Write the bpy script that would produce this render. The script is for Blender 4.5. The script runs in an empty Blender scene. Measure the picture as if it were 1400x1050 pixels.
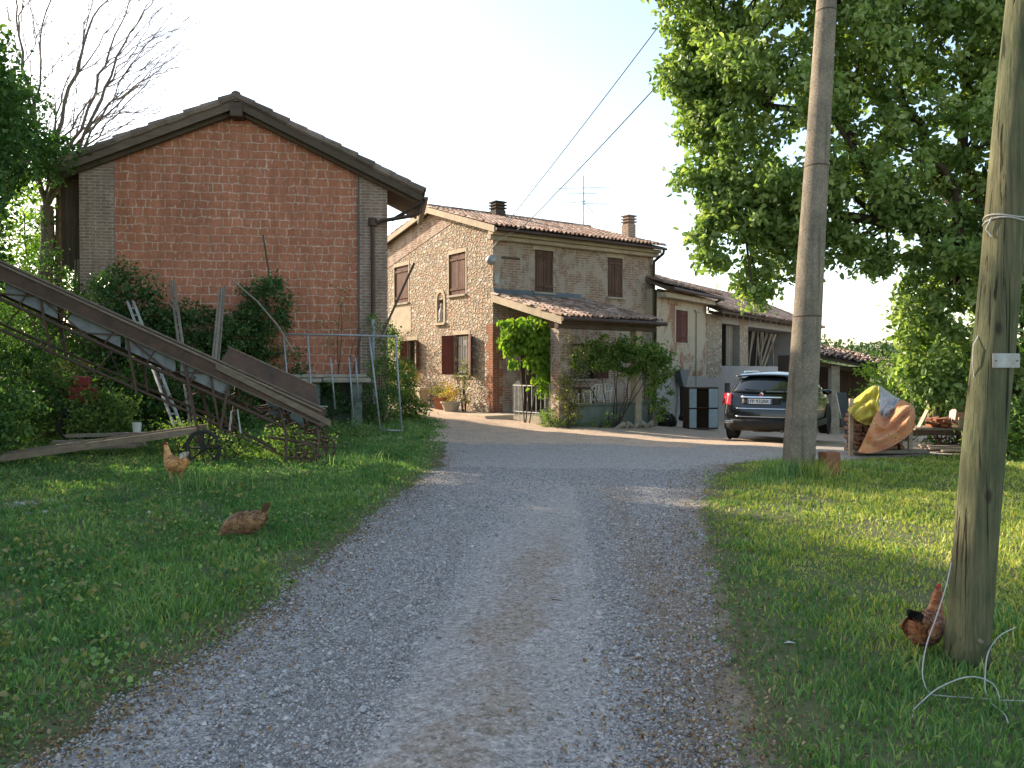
import bpy, math, random
import numpy as np
from mathutils import Vector, Matrix
S = bpy.context.scene
R = math.radians
PI = math.pi

# ------------------------------------------------------------------ camera
F = 1100.0; HY = 505.0; CZ = 1.6
cd = bpy.data.cameras.new('camera'); cam = bpy.data.objects.new('camera', cd)
S.collection.objects.link(cam); S.camera = cam
cam.location = (0, 0, CZ); cam.rotation_euler = (R(90) - math.atan((525 - HY) / F), 0, 0)
cd.sensor_width = 36; cd.lens = 36 * F / 1400; cd.clip_end = 3000; cd.clip_start = 0.05

# ------------------------------------------------------------------ light
SUN_EL = R(26); SX, SY = -0.83, 0.56
w = bpy.data.worlds.new('World'); S.world = w; w.use_nodes = True
nt = w.node_tree; bg = nt.nodes['Background']; sk = nt.nodes.new('ShaderNodeTexSky')
sk.sky_type = 'NISHITA'; sk.sun_disc = False; sk.sun_elevation = SUN_EL
sk.sun_rotation = math.atan2(SX, SY); sk.dust_density = 1.0; sk.air_density = 1.0; sk.ozone_density = 3.0
wb = nt.nodes.new('ShaderNodeMix'); wb.data_type = 'RGBA'; wb.blend_type = 'MULTIPLY'; wb.inputs[0].default_value = 1; wb.inputs[7].default_value = (1.19, 1.0, .81, 1)  # shade white balance
nt.links.new(sk.outputs[0], wb.inputs[6]); nt.links.new(wb.outputs[2], bg.inputs[0]); bg.inputs[1].default_value = 0.15
sl = bpy.data.lights.new('sun', 'SUN'); so = bpy.data.objects.new('sun', sl); S.collection.objects.link(so)
sl.energy = 3.7; sl.angle = R(0.6); sl.color = (1.0, 0.86, 0.68)
sv = Vector((SX, SY, math.tan(SUN_EL) * math.hypot(SX, SY)))
so.rotation_euler = (-sv).to_track_quat('-Z', 'Y').to_euler(); so.location = (-30, 25, 30)
S.view_settings.view_transform = 'Standard'; S.view_settings.look = 'None'
S.view_settings.gamma = 1.0; S.view_settings.exposure = 1.62

# ------------------------------------------------------------------ node helpers
class G:
    def __init__(s, name):
        s.m = bpy.data.materials.new(name); s.m.use_nodes = True
        s.t = s.m.node_tree; s.b = s.t.nodes['Principled BSDF']; s.out = s.t.nodes['Material Output']
    def n(s, typ, ins=None, **pr):
        nd = s.t.nodes.new(typ)
        for k, v in pr.items(): setattr(nd, k, v)
        for k, v in (ins or {}).items():
            if v is None: continue
            if isinstance(v, bpy.types.NodeSocket): s.t.links.new(v, nd.inputs[k])
            else:
                if isinstance(v, tuple) and len(v) == 3 and nd.inputs[k].type == 'RGBA': v = v + (1,)
                nd.inputs[k].default_value = v
        return nd
    def uv(s): return s.n('ShaderNodeTexCoord').outputs['UV']
    def ob(s): return s.n('ShaderNodeTexCoord').outputs['Object']
    def pos(s): return s.n('ShaderNodeNewGeometry').outputs['Position']
    def map(s, v, sc): return s.n('ShaderNodeMapping', {'Vector': v, 'Scale': sc}).outputs[0]
    def noise(s, v, sc, det=4, ro=.6, dist=0):
        return s.n('ShaderNodeTexNoise', {'Vector': v, 'Scale': sc, 'Detail': det, 'Roughness': ro, 'Distortion': dist})
    def ramp(s, f, st):
        nd = s.n('ShaderNodeValToRGB', {'Fac': f}); e = nd.color_ramp.elements
        while len(e) < len(st): e.new(.5)
        for i, (p, c) in enumerate(st):
            e[i].position = p; e[i].color = (c if isinstance(c, tuple) else (c, c, c)) + (1,)
        return nd.outputs[0]
    def mix(s, f, a, b, mode='MIX'):
        nd = s.n('ShaderNodeMix', data_type='RGBA', blend_type=mode)
        for i, v in ((0, f), (6, a), (7, b)):
            if isinstance(v, bpy.types.NodeSocket): s.t.links.new(v, nd.inputs[i])
            else: nd.inputs[i].default_value = v if not isinstance(v, tuple) else v + (1,)
        return nd.outputs[2]
    def math(s, op, a, b=0.0, c=None):
        nd = s.n('ShaderNodeMath', operation=op)
        for i, v in enumerate((a, b, c)):
            if v is None: continue
            if isinstance(v, bpy.types.NodeSocket): s.t.links.new(v, nd.inputs[i])
            else: nd.inputs[i].default_value = v
        return nd.outputs[0]
    def attr(s, name, out='Fac'): return s.n('ShaderNodeAttribute', attribute_name=name).outputs[out]
    def bump(s, h, st=.5, d=.01, nrm=None):
        return s.n('ShaderNodeBump', {'Height': h, 'Strength': st, 'Distance': d, 'Normal': nrm}).outputs[0]
    def fin(s, col, rough=.9, nrm=None, metal=0, spec=.3, **kw):
        for k, v in (('Base Color', col), ('Roughness', rough), ('Normal', nrm), ('Metallic', metal), ('Specular IOR Level', spec)):
            if v is None: continue
            if isinstance(v, bpy.types.NodeSocket): s.t.links.new(v, s.b.inputs[k])
            else: s.b.inputs[k].default_value = v + (1,) if isinstance(v, tuple) else v
        for k, v in kw.items(): s.b.inputs[k.replace('_', ' ')].default_value = v
        return s.m

def m_plain(name, c, c2=None, sc=6, rough=.8, bump=.3, metal=0, stretch=(1, 1, 1), spec=.3, **kw):
    g = G(name); v = g.map(g.ob(), stretch); nz = g.noise(v, sc, 6, .65)
    c2 = c2 or tuple(x * .55 for x in c)
    va = g.attr('var'); col = g.mix(g.ramp(nz.outputs[0], [(.32, 0.0), (.68, 1.0)]), c, c2)
    col = g.mix(.5, col, g.ramp(va, [(0, .55), (1, 1.0)]), 'MULTIPLY') if kw.pop('usevar', False) else col
    nr = g.bump(g.noise(v, sc * 6, 5).outputs[0], bump, .01) if bump else None
    return g.fin(col, rough, nr, metal, spec, **kw)

def m_brick(name, c1, c2, mortar, bw, rh, ms, patch=None, pamt=.5, psc=.8, dist=.012, bst=.6, dark=.25, bw2=None):
    g = G(name); uv = g.uv()
    nz = g.noise(uv, 3.5, 3); nz2 = g.noise(uv, 26, 2)
    v = g.n('ShaderNodeVectorMath', {0: nz.outputs['Color'], 1: (dist * 2.2,) * 3}, operation='MULTIPLY').outputs[0]
    v2 = g.n('ShaderNodeVectorMath', {0: nz2.outputs['Color'], 1: (dist,) * 3}, operation='MULTIPLY').outputs[0]
    v = g.n('ShaderNodeVectorMath', {0: v, 1: v2}, operation='ADD').outputs[0]
    v = g.n('ShaderNodeVectorMath', {0: uv, 1: v}, operation='ADD').outputs[0]
    br = g.n('ShaderNodeTexBrick', {'Vector': v, 'Color1': c1, 'Color2': c2, 'Mortar': mortar, 'Scale': 1.0, 'Mortar Size': ms,
             'Mortar Smooth': .3, 'Bias': 0.0, 'Brick Width': bw, 'Row Height': rh})
    bcol, bfac = br.outputs[0], br.outputs[1]
    if bw2:
        b2 = g.n('ShaderNodeTexBrick', {'Vector': v, 'Color1': c1, 'Color2': c2, 'Mortar': mortar, 'Scale': 1.0, 'Mortar Size': ms, 'Mortar Smooth': .3, 'Brick Width': bw2, 'Row Height': rh}, offset=.35)
        bm = g.ramp(g.noise(g.map(uv, (1, 1.6, 1)), 1.5, 3).outputs[0], [(.49, 0.0), (.51, 1.0)]); bcol = g.mix(bm, bcol, b2.outputs[0])
        bfac = g.math('ADD', g.math('MULTIPLY', bfac, g.math('SUBTRACT', 1.0, bm)), g.math('MULTIPLY', b2.outputs[1], bm))
    big = g.noise(uv, .7, 5, .7)
    med = g.noise(uv, 9, 6, .75)
    base = g.mix(g.ramp(big.outputs[0], [(.3, 0.0), (.7, 1.0)]), bcol, tuple(c * (1 - dark) for c in c1))
    # mortar comes and goes
    mf = g.math('MULTIPLY', bfac, g.ramp(g.noise(uv, 2.3, 4).outputs[0], [(.38, .12), (.6, 1.0)]))
    base = g.mix(mf, base, mortar)
    base = g.mix(.55, base, g.ramp(med.outputs[0], [(.25, .45), (.75, 1.25)]), 'MULTIPLY')
    h = g.math('SUBTRACT', g.math('MULTIPLY', med.outputs[0], .5), g.math('MULTIPLY', bfac, .8))
    sk_ = g.noise(g.map(uv, (3.2, .35, 1)), 1.3, 5, .7); base = g.mix(.7, base, g.ramp(sk_.outputs[0], [(.3, .62), (.62, 1.12)]), 'MULTIPLY')
    if patch:
        pn = g.noise(g.map(uv, (1, .75, 1)), psc, 7, .72, .4)
        pm = g.ramp(pn.outputs[0], [(1 - pamt - .03, 0.0), (1 - pamt + .03, 1.0)])
        pc = g.mix(g.noise(uv, 4, 6, .7).outputs[0], patch, tuple(c * .72 for c in patch))
        base = g.mix(g.math('MULTIPLY', pm, .88), base, pc)
        h = g.math('ADD', h, g.math('MULTIPLY', pm, .35))
    return g.fin(base, .95, g.bump(h, bst, .02), 0, .15)

def m_rubble(name, pal, mortar, sc, patch, pamt):
    g = G(name); uv = g.uv()
    nz = g.noise(uv, 6, 3)
    v = g.n('ShaderNodeVectorMath', {0: nz.outputs['Color'], 1: (.1, .1, .1)}, operation='MULTIPLY').outputs[0]
    v = g.n('ShaderNodeVectorMath', {0: uv, 1: v}, operation='ADD').outputs[0]
    v = g.map(v, (1, 1.6, 1))
    ve = g.n('ShaderNodeTexVoronoi', {'Vector': v, 'Scale': sc, 'Randomness': .95}, feature='DISTANCE_TO_EDGE').outputs['Distance']
    vc = g.n('ShaderNodeTexVoronoi', {'Vector': v, 'Scale': sc, 'Randomness': .95}).outputs['Color']
    rr = g.n('ShaderNodeSeparateColor', {0: vc}).outputs[0]
    col = g.ramp(rr, pal)
    mm = g.ramp(ve, [(.03, 1.0), (.11, 0.0)])
    col = g.mix(g.math('MULTIPLY', mm, .9), col, mortar)
    med = g.noise(uv, 14, 6, .75)
    col = g.mix(.5, col, g.ramp(med.outputs[0], [(.25, .5), (.75, 1.25)]), 'MULTIPLY')
    pn = g.noise(uv, .55, 6, .68, .6)
    pm = g.ramp(pn.outputs[0], [(1 - pamt - .02, 0.0), (1 - pamt + .03, 1.0)])
    pc = g.mix(g.noise(uv, 5, 6, .7).outputs[0], patch, tuple(c * .7 for c in patch))
    col = g.mix(g.math('MULTIPLY', pm, .8), col, pc)
    h = g.math('ADD', g.ramp(ve, [(0, 0.0), (.2, 1.0)]), g.math('MULTIPLY', med.outputs[0], .5))
    return g.fin(col, .95, g.bump(h, .9, .035), 0, .15)

def m_leaf(name, c1, c2, c3, trans=.35, rough=.55):
    g = G(name); va = g.attr('var')
    col = g.ramp(va, [(0, c1), (.55, c2), (1, c3)])
    g.fin(col, rough, None, 0, .25)
    tr = g.n('ShaderNodeBsdfTranslucent', {'Color': g.mix(1.0, col, (1.2, 1.35, .5), 'MULTIPLY')})
    mx = g.n('ShaderNodeMixShader', {0: trans, 1: g.b.outputs[0], 2: tr.outputs[0]})
    g.t.links.new(mx.outputs[0], g.out.inputs[0])
    return g.m

def m_varcol(name, stops, rough=.9, bump=.5, sc=30, dirt=None):
    g = G(name); col = g.ramp(g.attr('var'), stops)
    nz = g.noise(g.ob(), sc, 5, .7)
    col = g.mix(.55, col, g.ramp(nz.outputs[0], [(.25, .45), (.75, 1.3)]), 'MULTIPLY')
    if dirt:
        dn = g.noise(g.ob(), 1.3, 6, .7)
        col = g.mix(g.ramp(dn.outputs[0], [(.45, 0.0), (.68, .8)]), col, dirt)
    return g.fin(col, rough, g.bump(nz.outputs[0], bump, .01), 0, .2)

def m_wood(name, c, c2, axis=2, sc=5, rough=.85):
    g = G(name); st = [22, 22, 22]; st[axis] = 1.2
    nz = g.noise(g.map(g.ob(), tuple(st)), sc * .25, 7, .7, .3)
    n2 = g.noise(g.ob(), 2.2, 4)
    col = g.mix(g.ramp(nz.outputs[0], [(.3, 0.0), (.7, 1.0)]), c, c2)
    col = g.mix(.6, col, g.ramp(g.attr('var'), [(0, .45), (1, 1.1)]), 'MULTIPLY')
    col = g.mix(.5, col, g.ramp(n2.outputs[0], [(.3, .55), (.7, 1.2)]), 'MULTIPLY')
    return g.fin(col, rough, g.bump(nz.outputs[0], .5, .008), 0, .2)

M = {}
M['barn_block'] = m_brick('hollow clay blocks', (.63, .25, .145), (.50, .19, .105), (.76, .53, .40), .33, .205, .014, (.47, .27, .185), .32, 1.9, .055, 1.0, .26, bw2=.22)
M['pier_brick'] = m_brick('weathered pier brick', (.45, .29, .21), (.26, .17, .125), (.52, .43, .35), .25, .072, .015, (.42, .345, .27), .33, 1.4, .014, .9)
M['house_brick'] = m_brick('house brick', (.43, .25, .17), (.29, .18, .125), (.52, .42, .33), .27, .075, .018, (.52, .42, .34), .5, 2.2, .02, 1.0)
M['red_brick'] = m_brick('red brick', (.40, .15, .08), (.30, .11, .06), (.36, .27, .2), .25, .07, .012, None, .3, 1, .01, .8)
M['rubble'] = m_rubble('rubble stone wall', [(0, (.44, .37, .28)), (.25, (.33, .27, .20)), (.45, (.41, .26, .18)), (.6, (.56, .50, .41)), (.8, (.24, .21, .17)), (1, (.44, .34, .25))], (.38, .30, .21), 6.0, (.52, .42, .31), .33)
M['plaster'] = m_plain('worn plaster', (.50, .41, .29), (.36, .29, .21), 3, .95, .5)
M['annex'] = m_brick('peeling cream plaster over brick', (.40, .17, .10), (.33, .14, .08), (.38, .3, .22), .26, .075, .014, (.53, .45, .33), .56, .62, .012, .6)
M['grey_plaster'] = m_brick('grey stained plaster over brick', (.34, .22, .16), (.28, .2, .15), (.34, .31, .27), .26, .075, .014, (.40, .38, .36), .62, .8, .012, .6)
M['tile'] = m_varcol('clay roof tiles', [(0, (.19, .115, .085)), (.35, (.36, .225, .165)), (.6, (.46, .30, .225)), (.85, (.60, .47, .38)), (1, (.20, .155, .12))], .9, .5, 18, (.16, .13, .09))
M['tile_old'] = m_varcol('mossy barn roof tiles', [(0, (.15, .11, .09)), (.5, (.25, .175, .14)), (1, (.34, .26, .21))], .95, .5, 18, (.09, .08, .055))
M['wood_dark'] = m_wood('dark weathered wood', (.09, .062, .045), (.16, .12, .09), 0)
M['wood_darkz'] = m_wood('dark upright wood', (.07, .048, .035), (.12, .09, .065), 2)
M['fascia'] = m_wood('fascia wood', (.12, .085, .06), (.19, .14, .10), 0)
M['shutter'] = m_wood('brown shutter paint', (.105, .045, .03), (.19, .12, .09), 2)
M['shutter_red'] = m_wood('red brown shutter paint', (.17, .06, .045), (.13, .045, .035), 2)
M['wood_grey'] = m_wood('silver grey timber', (.36, .30, .23), (.20, .16, .12), 2)
def m_pole(name, c, c2):
    g = G(name); v = g.ob(); fi = g.noise(g.map(v, (60, 60, 1.6)), 1.2, 6, .75, .4); cr = g.noise(g.map(v, (34, 34, .55)), 1.0, 3, .5, .6); bl = g.noise(g.map(v, (3, 3, 1)), 1.6, 5, .7)
    col = g.mix(g.ramp(bl.outputs[0], [(.35, 0.0), (.65, 1.0)]), c, c2)
    col = g.mix(.8, col, g.ramp(fi.outputs[0], [(.3, .4), (.7, 1.35)]), 'MULTIPLY')
    ck = g.ramp(cr.outputs[0], [(.33, 1.0), (.39, 0.0)]); col = g.mix(g.math('MULTIPLY', ck, .85), col, (.018, .016, .012))
    kn = g.n('ShaderNodeTexVoronoi', {'Vector': g.map(v, (3.2, 3.2, 1.5)), 'Scale': 1.3}).outputs['Distance']; col = g.mix(g.ramp(kn, [(.05, .8), (.10, 0.0)]), col, (.03, .025, .018))
    h = g.math('SUBTRACT', fi.outputs[0], g.math('MULTIPLY', ck, 1.5))
    return g.fin(col, .9, g.bump(h, .9, .012), 0, .15)
M['wood_pole'] = m_pole('greenish timber pole', (.17, .155, .085), (.08, .095, .05))
M['wood_pale'] = m_wood('pale plank', (.50, .40, .28), (.34, .26, .18), 0)
def m_concrete(name, c, c2):
    g = G(name); v = g.ob(); nz = g.noise(v, 2.2, 7, .72, .3); fi = g.noise(v, 34, 5, .8); vo = g.n('ShaderNodeTexVoronoi', {'Vector': v, 'Scale': 55.0})
    col = g.mix(g.ramp(nz.outputs[0], [(.36, 0.0), (.62, 1.0)]), c, c2)
    col = g.mix(.75, col, g.ramp(fi.outputs[0], [(.3, .35), (.7, 1.3)]), 'MULTIPLY')
    st = g.noise(g.map(v, (9, 9, .5)), 1.6, 4, .6); col = g.mix(g.ramp(st.outputs[0], [(.52, 0.0), (.7, .55)]), col, (.07, .075, .05))
    col = g.mix(g.ramp(vo.outputs['Distance'], [(.08, .8), (.2, 0.0)]), col, tuple(x * .35 for x in c2))
    h = g.math('ADD', g.math('MULTIPLY', fi.outputs[0], .7), g.ramp(vo.outputs['Distance'], [(.05, 0.0), (.25, .6)]))
    return g.fin(col, .95, g.bump(h, .9, .02), 0, .15)
M['concrete'] = m_concrete('lichen concrete', (.33, .27, .20), (.20, .175, .135))
M['stone'] = m_plain('worn stone', (.42, .37, .29), (.27, .235, .18), 7, .95, .6)
M['cement'] = m_plain('green grey cement', (.17, .20, .175), (.09, .115, .095), 3, .95, .5)
M['metal_dark'] = m_plain('dark rusty steel', (.075, .055, .045), (.12, .07, .045), 8, .7, .3, .3)
M['rust'] = m_plain('rusty sheet', (.14, .082, .055), (.07, .048, .038), 5, .85, .4, .1)
M['panel'] = m_plain('dull grey sheet', (.26, .27, .26), (.13, .13, .125), 5, .8, .3)
M['galv'] = m_plain('galvanised tube', (.40, .41, .42), (.24, .25, .25), 9, .5, .1, .3)
M['white_paint'] = m_plain('flaking white paint', (.50, .50, .47), (.26, .24, .20), 9, .7, .2)
M['copper'] = m_plain('brown gutter metal', (.10, .06, .045), (.06, .04, .03), 5, .5, .1, .5)
M['white_plastic'] = m_plain('white plastic', (.74, .74, .70), (.62, .62, .58), 5, .45, 0)
M['terracotta'] = m_plain('terracotta', (.34, .15, .08), (.24, .10, .055), 8, .9, .3)
M['black'] = m_plain('black shade and eye colour', (.012, .011, .010), (.02, .018, .015), 5, .95, 0)
M['soil'] = m_plain('dark soil', (.05, .035, .022), (.03, .022, .015), 20, 1, .6)
M['lead'] = m_plain('blue grey flashing', (.10, .12, .15), (.07, .08, .10), 4, .5, .1, .4)
M['cable'] = m_plain('pale cable', (.46, .44, .40), (.34, .32, .29), 4, .5, 0)
M['wire'] = m_plain('grey wire', (.12, .12, .12), (.1, .1, .1), 4, .6, 0)
M['glass'] = G('window glass').fin((.03, .035, .04), .08, None, 0, .6)
M['bark'] = m_wood('bark', (.13, .10, .075), (.065, .05, .04), 2, 6)
M['bark_pale'] = m_wood('pale grey bark', (.27, .225, .18), (.16, .13, .105), 2, 6)
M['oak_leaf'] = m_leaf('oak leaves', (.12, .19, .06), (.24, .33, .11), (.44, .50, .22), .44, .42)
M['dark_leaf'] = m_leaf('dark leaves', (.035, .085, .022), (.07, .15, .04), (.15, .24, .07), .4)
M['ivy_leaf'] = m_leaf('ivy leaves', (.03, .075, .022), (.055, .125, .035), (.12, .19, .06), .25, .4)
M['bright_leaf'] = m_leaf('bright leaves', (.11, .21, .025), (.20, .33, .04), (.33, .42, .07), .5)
M['shrub_leaf'] = m_leaf('shrub leaves', (.07, .14, .03), (.14, .23, .055), (.28, .34, .11), .4)
M['olive_leaf'] = m_leaf('olive green leaves', (.10, .12, .035), (.18, .19, .06), (.32, .26, .12), .35)
M['yellow_leaf'] = m_leaf('yellow orange leaves', (.28, .24, .04), (.45, .32, .05), (.5, .25, .06), .4)
M['grass'] = m_leaf('grass blades', (.06, .15, .045), (.145, .27, .08), (.36, .43, .16), .35, .6)
M['grass_warm'] = m_leaf('dry and sunlit yellow green grass blades', (.17, .24, .05), (.40, .42, .09), (.62, .54, .20), .38, .6)
M['dry'] = m_varcol('dry leaves', [(0, (.14, .07, .035)), (.5, (.28, .17, .08)), (1, (.42, .33, .18))], .9, .2)

# ------------------------------------------------------------------ mesh helpers
rnd = random.Random(7)
def V(*a): return Vector(a)
def prop(o, label=None, cat=None, group=None, kind=None):
    if label: o['label'] = label
    if cat: o['category'] = cat
    if group: o['group'] = group
    if kind: o['kind'] = kind
    return o
def empty(name, loc, rz=0, label=None, cat=None, group=None):
    o = bpy.data.objects.new(name, None); S.collection.objects.link(o)
    o.location = loc; o.rotation_euler = (0, 0, rz); o.empty_display_size = .2
    return prop(o, label, cat, group)
def copy_tree(o, parent=None):
    c = o.copy(); S.collection.objects.link(c); c.parent = parent
    for ch in list(o.children): copy_tree(ch, c)
    return c

class MB:
    def __init__(s): s.v = []; s.f = []; s.c = []; s.cv = .5
    def rv(s, a=0, b=1): s.cv = rnd.uniform(a, b); return s
    def add(s, vs, fs):
        n = len(s.v); s.v += [tuple(p) for p in vs]; s.f += [tuple(i + n for i in f) for f in fs]; s.c += [s.cv] * len(fs)
    def hexa(s, P): s.add(P, [(0, 3, 2, 1), (4, 5, 6, 7), (0, 1, 5, 4), (1, 2, 6, 5), (2, 3, 7, 6), (3, 0, 4, 7)])
    def box(s, x0, x1, y0, y1, z0, z1):
        s.hexa([(x0, y0, z0), (x1, y0, z0), (x1, y1, z0), (x0, y1, z0), (x0, y0, z1), (x1, y0, z1), (x1, y1, z1), (x0, y1, z1)])
    def fbox(s, fr, u0, u1, z0, z1, n0, n1):
        o, ud, nd = fr
        p = lambda u, z, n: o + ud * u + nd * n + V(0, 0, z)
        s.hexa([p(u0, z0, n0), p(u1, z0, n0), p(u1, z0, n1), p(u0, z0, n1), p(u0, z1, n0), p(u1, z1, n0), p(u1, z1, n1), p(u0, z1, n1)])
    def beam(s, a, b, w, h, up=V(0, 0, 1)):
        a = Vector(a); b = Vector(b); d = (b - a).normalized(); sd = d.cross(up)
        sd = sd.normalized() if sd.length > 1e-4 else V(1, 0, 0)
        u = sd.cross(d).normalized(); sd = sd * w / 2; u = u * h / 2
        s.hexa([a - sd - u, a + sd - u, b + sd - u, b - sd - u, a - sd + u, a + sd + u, b + sd + u, b - sd + u])
    def path(s, pts, rad, n=8, cap=True, sq=1.0):
        pts = [Vector(p) for p in pts]; k = len(pts)
        if not hasattr(rad, '__len__'): rad = [rad] * k
        base = len(s.v); vs = []; fs = []
        ref = V(0, 0, 1) if abs((pts[1] - pts[0]).normalized().z) < .9 else V(1, 0, 0)
        for i in range(k):
            d = (pts[min(i + 1, k - 1)] - pts[max(i - 1, 0)]).normalized()
            a = d.cross(ref); a = a.normalized() if a.length > 1e-5 else V(1, 0, 0)
            b = a.cross(d).normalized(); ref = b
            for j in range(n):
                t = 2 * PI * j / n; vs.append(pts[i] + (a * math.cos(t) + b * math.sin(t) * sq) * rad[i])
        for i in range(k - 1):
            for j in range(n):
                j2 = (j + 1) % n; fs.append((i * n + j, i * n + j2, (i + 1) * n + j2, (i + 1) * n + j))
        if cap: fs += [tuple(range(n))[::-1], tuple(range((k - 1) * n, k * n))]
        s.add(vs, fs)
    def tube(s, a, b, r0, r1=None, n=8): s.path([a, b], [r0, r0 if r1 is None else r1], n)
    def lathe(s, prof, c=(0, 0, 0), n=20, ax='z'):
        vs = []; fs = []; k = len(prof)
        for r, z in prof:
            for j in range(n):
                t = 2 * PI * j / n
                p = (r * math.cos(t), r * math.sin(t), z) if ax == 'z' else ((z, r * math.cos(t), r * math.sin(t)) if ax == 'x' else (r * math.cos(t), z, r * math.sin(t)))
                vs.append((p[0] + c[0], p[1] + c[1], p[2] + c[2]))
        for i in range(k - 1):
            for j in range(n):
                j2 = (j + 1) % n; fs.append((i * n + j, i * n + j2, (i + 1) * n + j2, (i + 1) * n + j))
        fs += [tuple(range(n))[::-1], tuple(range((k - 1) * n, k * n))]
        s.add(vs, fs)
    def prism(s, poly, ext):
        ext = Vector(ext); n = len(poly); P = [Vector(p) for p in poly]
        s.add(P + [p + ext for p in P], [tuple(range(n))[::-1], tuple(range(n, 2 * n))] + [(i, (i + 1) % n, n + (i + 1) % n, n + i) for i in range(n)])
    def loft(s, secs, n=16):
        # secs: (x, z, ry, rz[, yoff]) rings across the x axis
        vs = []; fs = []; k = len(secs)
        for q in secs:
            x, z, ry, rz = q[:4]; tilt = q[4] if len(q) > 4 else 0
            for j in range(n):
                t = 2 * PI * j / n; zz = math.sin(t) * rz
                vs.append((x - zz * math.sin(tilt), math.cos(t) * ry, z + zz * math.cos(tilt)))
        for i in range(k - 1):
            for j in range(n):
                j2 = (j + 1) % n; fs.append((i * n + j, i * n + j2, (i + 1) * n + j2, (i + 1) * n + j))
        fs += [tuple(range(n))[::-1], tuple(range((k - 1) * n, k * n))]
        s.add(vs, fs)
    def grid(s, fn, nu, nv, thick=0):
        P = [[Vector(fn(i / nu, j / nv)) for j in range(nv + 1)] for i in range(nu + 1)]
        vs = [p for r in P for p in r]; q = nv + 1
        s.add(vs, [(i * q + j, (i + 1) * q + j, (i + 1) * q + j + 1, i * q + j + 1) for i in range(nu) for j in range(nv)])
    def build(s, name, mat, parent=None, smooth=False, bevel=0, sub=0, solid=0):
        me = bpy.data.meshes.new(name); me.from_pydata(s.v, [], s.f)
        V_ = np.array(s.v, dtype=np.float32)
        me.update()
        nrm = np.zeros(len(s.f) * 3, np.float32); me.polygons.foreach_get('normal', nrm); nrm = np.abs(nrm.reshape(-1, 3))
        lt = np.zeros(len(s.f), np.int32); me.polygons.foreach_get('loop_total', lt)
        lv = np.zeros(len(me.loops), np.int32); me.loops.foreach_get('vertex_index', lv)
        nl = np.repeat(nrm, lt, axis=0); P = V_[lv]
        top = (nl[:, 2] > nl[:, 0]) & (nl[:, 2] > nl[:, 1]); sx = (~top) & (nl[:, 0] > nl[:, 1])
        uv = np.stack([P[:, 0], P[:, 2]], 1); uv[top, 1] = P[top, 1]; uv[sx, 0] = P[sx, 1]
        me.uv_layers.new(name='UVMap').data.foreach_set('uv', uv.astype(np.float32).ravel())
        at = me.attributes.new('var', 'FLOAT', 'FACE'); at.data.foreach_set('value', np.array(s.c, np.float32))
        if smooth: me.polygons.foreach_set('use_smooth', [True] * len(s.f))
        me.materials.append(M[mat] if isinstance(mat, str) else mat)
        o = bpy.data.objects.new(name, me); S.collection.objects.link(o); o.parent = parent
        if solid: md = o.modifiers.new('thick', 'SOLIDIFY'); md.thickness = solid
        if bevel:
            md = o.modifiers.new('bevel', 'BEVEL'); md.width = bevel; md.segments = 1; md.limit_method = 'ANGLE'
        if sub: md = o.modifiers.new('sub', 'SUBSURF'); md.levels = sub; md.render_levels = sub
        return o

def np_mesh(name, verts, faces, var, mat, parent=None, k=3):
    me = bpy.data.meshes.new(name); nf = len(faces)
    me.vertices.add(len(verts)); me.vertices.foreach_set('co', verts.astype(np.float32).ravel())
    me.loops.add(nf * k); me.loops.foreach_set('vertex_index', faces.astype(np.int32).ravel())
    me.polygons.add(nf); me.polygons.foreach_set('loop_start', np.arange(0, nf * k, k, dtype=np.int32))
    me.polygons.foreach_set('loop_total', np.full(nf, k, np.int32))
    at = me.attributes.new('var', 'FLOAT', 'FACE'); at.data.foreach_set('value', var.astype(np.float32))
    me.update(calc_edges=True); me.materials.append(M[mat])
    o = bpy.data.objects.new(name, me); S.collection.objects.link(o); o.parent = parent
    return o

def leaf_geo(P, size, rg, droop=.2, aspect=.5, up=.35, var=None):
    """a folded six sided leaf at every point of P"""
    n = len(P); D = rg.normal(size=(n, 3)); D[:, 2] -= droop; D /= np.linalg.norm(D, axis=1)[:, None]
    U = rg.normal(size=(n, 3)); U[:, 2] += up * 2; Sd = np.cross(D, U); Sd /= np.linalg.norm(Sd, axis=1)[:, None] + 1e-6
    Nn = np.cross(Sd, D); L = (size * rg.uniform(.6, 1.25, n))[:, None]; W = L * aspect
    f = W * .28
    v = np.stack([P, P + D * L * .35 + Sd * W * .5 + Nn * f, P + D * L * .75 + Sd * W * .42 + Nn * f, P + D * L,
                  P + D * L * .75 - Sd * W * .42 + Nn * f, P + D * L * .35 - Sd * W * .5 + Nn * f], 1).reshape(-1, 3)
    b = np.arange(n)[:, None] * 6
    fa = np.concatenate([b + np.array([[0, 1, 2, 3]]), b + np.array([[0, 3, 4, 5]])], 0)
    va = rg.uniform(0, 1, n) if var is None else np.clip(var + rg.normal(0, .16, n), 0, 1)
    return v, fa, np.concatenate([va, va])

def leaves(name, clusters, per, spread, size, mat, parent=None, seed=1, aspect=.5, droop=.2):
    """clusters: (n,3) twig centres; per leaves round each"""
    rg = np.random.default_rng(seed); C_ = np.asarray(clusters, float); n = len(C_)
    cid = np.repeat(np.arange(n), per)
    off = rg.normal(size=(n * per, 3)) * spread * .6 * rg.uniform(.5, 1.2, n).repeat(per)[:, None]; off[:, 2] *= .7
    cvar = rg.uniform(.1, .9, n)
    v, f, va = leaf_geo(C_[cid] + off, size, rg, droop, aspect, var=cvar[cid])
    return np_mesh(name, v, f, va, mat, parent, 4)

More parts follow.
